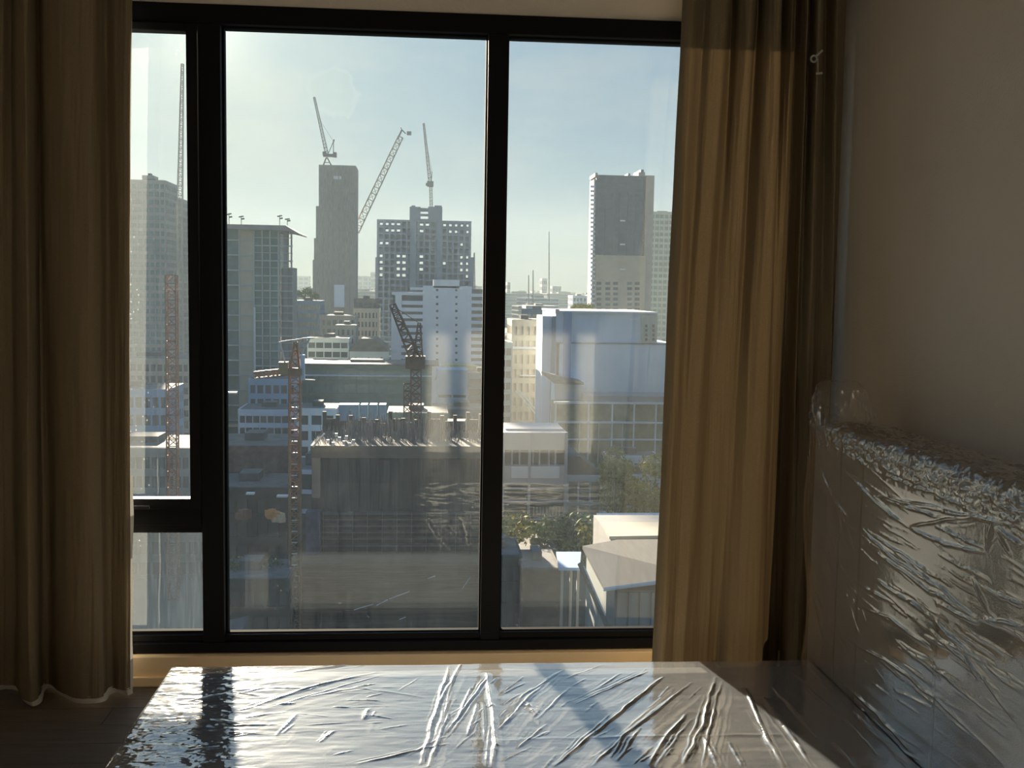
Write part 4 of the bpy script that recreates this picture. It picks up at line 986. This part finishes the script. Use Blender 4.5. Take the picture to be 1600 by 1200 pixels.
cy_ = [crown(1, 1.7, 420, s, .13).mesh('crown', leafy) for s in (4, 5, 6)]
trunkm = MB().bar((0, 0, 0), (.02, 0, 1), .05, 6, .03).mesh('trunk', barkm)
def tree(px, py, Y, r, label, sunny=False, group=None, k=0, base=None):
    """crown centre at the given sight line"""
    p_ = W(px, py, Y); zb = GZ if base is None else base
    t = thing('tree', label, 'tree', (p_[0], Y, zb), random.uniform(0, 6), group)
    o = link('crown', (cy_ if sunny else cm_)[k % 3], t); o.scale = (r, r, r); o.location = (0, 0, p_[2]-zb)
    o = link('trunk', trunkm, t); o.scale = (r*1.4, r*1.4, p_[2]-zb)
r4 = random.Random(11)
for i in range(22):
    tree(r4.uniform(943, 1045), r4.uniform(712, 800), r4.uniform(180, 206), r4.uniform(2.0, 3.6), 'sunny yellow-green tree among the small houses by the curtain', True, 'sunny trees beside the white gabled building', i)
for i in range(12):
    tree(r4.uniform(352, 448), r4.uniform(872, 906), r4.uniform(136, 146), r4.uniform(1.2, 2.4), 'dark bushy tree in the yard left of the orange crane', i % 3 == 0, 'dark trees in the yard', i)
for i in range(14):
    tree(r4.uniform(785, 935), r4.uniform(825, 870), r4.uniform(150, 172), r4.uniform(1.8, 3), 'dark green tree below the white office building', i % 4 == 0, 'dark trees below the offices', i)
for i in range(16):
    tree(r4.uniform(895, 925), r4.uniform(480, 487), r4.uniform(330, 420), r4.uniform(1.2, 2.2), 'small distant tree above the blank hall roof', True, 'distant trees above the hall', i)
for i in range(5):
    p_ = zpx(480, 470, 440)
    tree((466, 474, 481, 488, 494)[i], (458, 460, 455, 460, 463)[i], 440, (1.5, 1.7, 2.1, 1.8, 1.5)[i], 'small tree growing on the blue-grey mid-rise roof', False, 'roof garden trees', i, base=p_)
# palms
def palm(px, py, Y, r, seed):
    q = random.Random(seed); p_ = W(px, py, Y); t = thing('palm_tree', 'palm tree with drooping fronds beside the white gabled building', 'palm tree', (p_[0], Y, GZ), 0, 'palms below the offices')
    h = p_[2]-GZ; MB().bar((0, 0, 0), (0, 0, h), .22, 8, .15).obj('trunk', barkm, t)
    for k in range(13):
        a = 2*pi*k/13+q.uniform(-.2, .2); e = q.uniform(.1, .9); v = []; n = 7
        for i in range(n):
            f = i/(n-1); R_ = r*f; z = h + r*(e*f-1.1*f*f); wd = .22*r*sin(pi*min(f+.12, 1))*.8
            c = Vector((cos(a)*R_, sin(a)*R_, z)); s = Vector((-sin(a), cos(a), 0))*wd
            v += [tuple(c-s-Vector((0, 0, wd*.6))), tuple(c), tuple(c+s-Vector((0, 0, wd*.6)))]
        f_ = []
        for i in range(n-1): f_ += [(3*i, 3*i+1, 3*i+4, 3*i+3), (3*i+1, 3*i+2, 3*i+5, 3*i+4)]
        MB().poly(v, f_).obj('frond', leafm, t)
for i, (x, y, Y_, r) in enumerate(((905, 803, 158, 3.4), (922, 812, 152, 3.2), (892, 822, 160, 3.0), (935, 828, 155, 2.8), (868, 845, 165, 2.8), (880, 812, 168, 2.8))): palm(x, y, Y_, r, i)

# --- unbroken city to the horizon: individual far blocks
def block_mesh(w_, d_, h_, m, seed):
    b = MB().box(-w_/2, w_/2, -d_/2, d_/2, 0, h_); return b
far_m = [pale, conc, concb, beige, white]
words = ['pale bluish', 'grey concrete', 'slate-blue', 'cream', 'white']
bpy.context.view_layer.update()
taken = []
for o in COL.objects:
    if o.type != 'MESH' or o.matrix_world.translation.y < 100 and o.parent is None and o.location.y < 100: continue
    c = [o.matrix_world @ Vector(q) for q in o.bound_box]; ys_ = [q.y for q in c]; xs_ = [q.x for q in c]
    if min(ys_) < 100 or max(ys_)-min(ys_) > 400: continue
    taken.append((min(xs_), max(xs_), min(ys_), max(ys_)))
def filler(n, ylo, yhi, hlo, hhi, wlo, whi, label, group, seed, gapc=True, tall=.06):
    q = random.Random(seed); protos = []
    for i in range(10):
        w_, d_, h_ = q.uniform(wlo, whi), q.uniform(wlo, whi), q.uniform(hlo, hhi)*(1.7 if q.random() < tall else 1)
        m = far_m[i % 5]; b = MB().box(-w_/2+.2, w_/2-.2, -d_/2+.2, d_/2-.2, 0, h_-.4); c = MB(); nf = max(1, int(h_/3.6)) if ylo < 900 else max(1, int(h_/9))
        for k in range(nf+1): c.box(-w_/2, w_/2, -d_/2, d_/2, h_/nf*k-(.9 if ylo < 900 else 2.5), h_/nf*k)
        tp = MB().box(-w_*.5+.3, w_*.5-.3, -d_*.5+.3, d_*.5-.3, h_-.1, h_+.08).box(-w_*.15, w_*.15, -d_*.15, d_*.15, h_, h_+2.5).mesh('roof', roofs)
        protos.append((b.mesh('glazing', dglass), c.mesh('floor_bands', m), tp))
    for i in range(n):
        pad = whi*.64
        for tries in range(60):
            Y = ylo*(yhi/ylo)**q.random(); X = q.uniform(-.33, .30)*Y
            if not any(a-pad < X < b_+pad and c-pad < Y < d+pad for a, b_, c, d in taken): break
        else: continue
        taken.append((X-pad, X+pad, Y-pad, Y+pad))
        t = thing('city_block', label.replace('COLOUR', words[i % 5]), 'building', (X, Y, GZ-.2), q.uniform(-.3, .3), group+', '+words[i % 5])
        a, c, tp = protos[i % 10]; link('glazing', a, t); link('roof', tp, t); link('floor_bands', c, t, kind='stuff')
filler(120, 345, 800, 9, 24, 12, 26, 'low COLOUR city block among the mid-distance rooftops', 'mid-distance low blocks', 21)
filler(170, 850, 3000, 14, 46, 25, 60, 'small COLOUR building far away in the haze towards the horizon', 'far hazy buildings', 22)
filler(45, 190, 330, 6, 13, 9, 16, 'low COLOUR house among the roofs between the larger blocks', 'low houses between the blocks', 23)
for px, pt, wd, Y_, lab in ((470, 432, 26, 2300, 'pale hazy tower cluster far behind, left of the slender tower'), (571, 432, 26, 2200, 'pale hazy far tower right of the slender tower'), (583, 426, 8, 2100, 'narrow pale far tower beside the open concrete tower'), (851, 436, 8, 1700, 'small far tower under the radio mast'), (870, 448, 14, 1700, 'low far block right of the small far tower'), (795, 442, 5, 1500, 'thin far tower by the middle mullion'), (745, 448, 16, 1300, 'hazy block behind the end of the white apartment block')):
    building(lab, px-wd/2, px+wd/2, pt, Y_, 30, conc, dglass, nx=3, fh=9)
building('wide blue-grey low block on the hazy skyline right of the mullion', 822, 872, 478, 700, 30, concb, dglass, nx=7, fh=5)
building('pale low block beside the dark right tower', 895, 922, 462, 900, 30, pale, dglass, nx=5, fh=5)

# --- summer haze over the city (a real volume)
hz = MB().box(-1400, 1400, 62, 2400, GZ-1, 150).obj('haze', None, kind='stuff', label='warm summer haze lying over the whole city', cat='haze')
m = bpy.data.materials.new('haze'); m.use_nodes = True; nt = m.node_tree; nt.nodes.clear(); g = G(nt)
vs = g.n('ShaderNodeVolumeScatter'); vs.inputs['Density'].default_value = .00046; vs.inputs['Anisotropy'].default_value = .0; g.put(vs.inputs['Color'], (.30, .375, .40))
g.put(g.n('ShaderNodeOutputMaterial').inputs['Volume'], vs.outputs[0]); hz.data.materials.append(m)
m.cycles.homogeneous_volume = True if hasattr(m.cycles, 'homogeneous_volume') else None
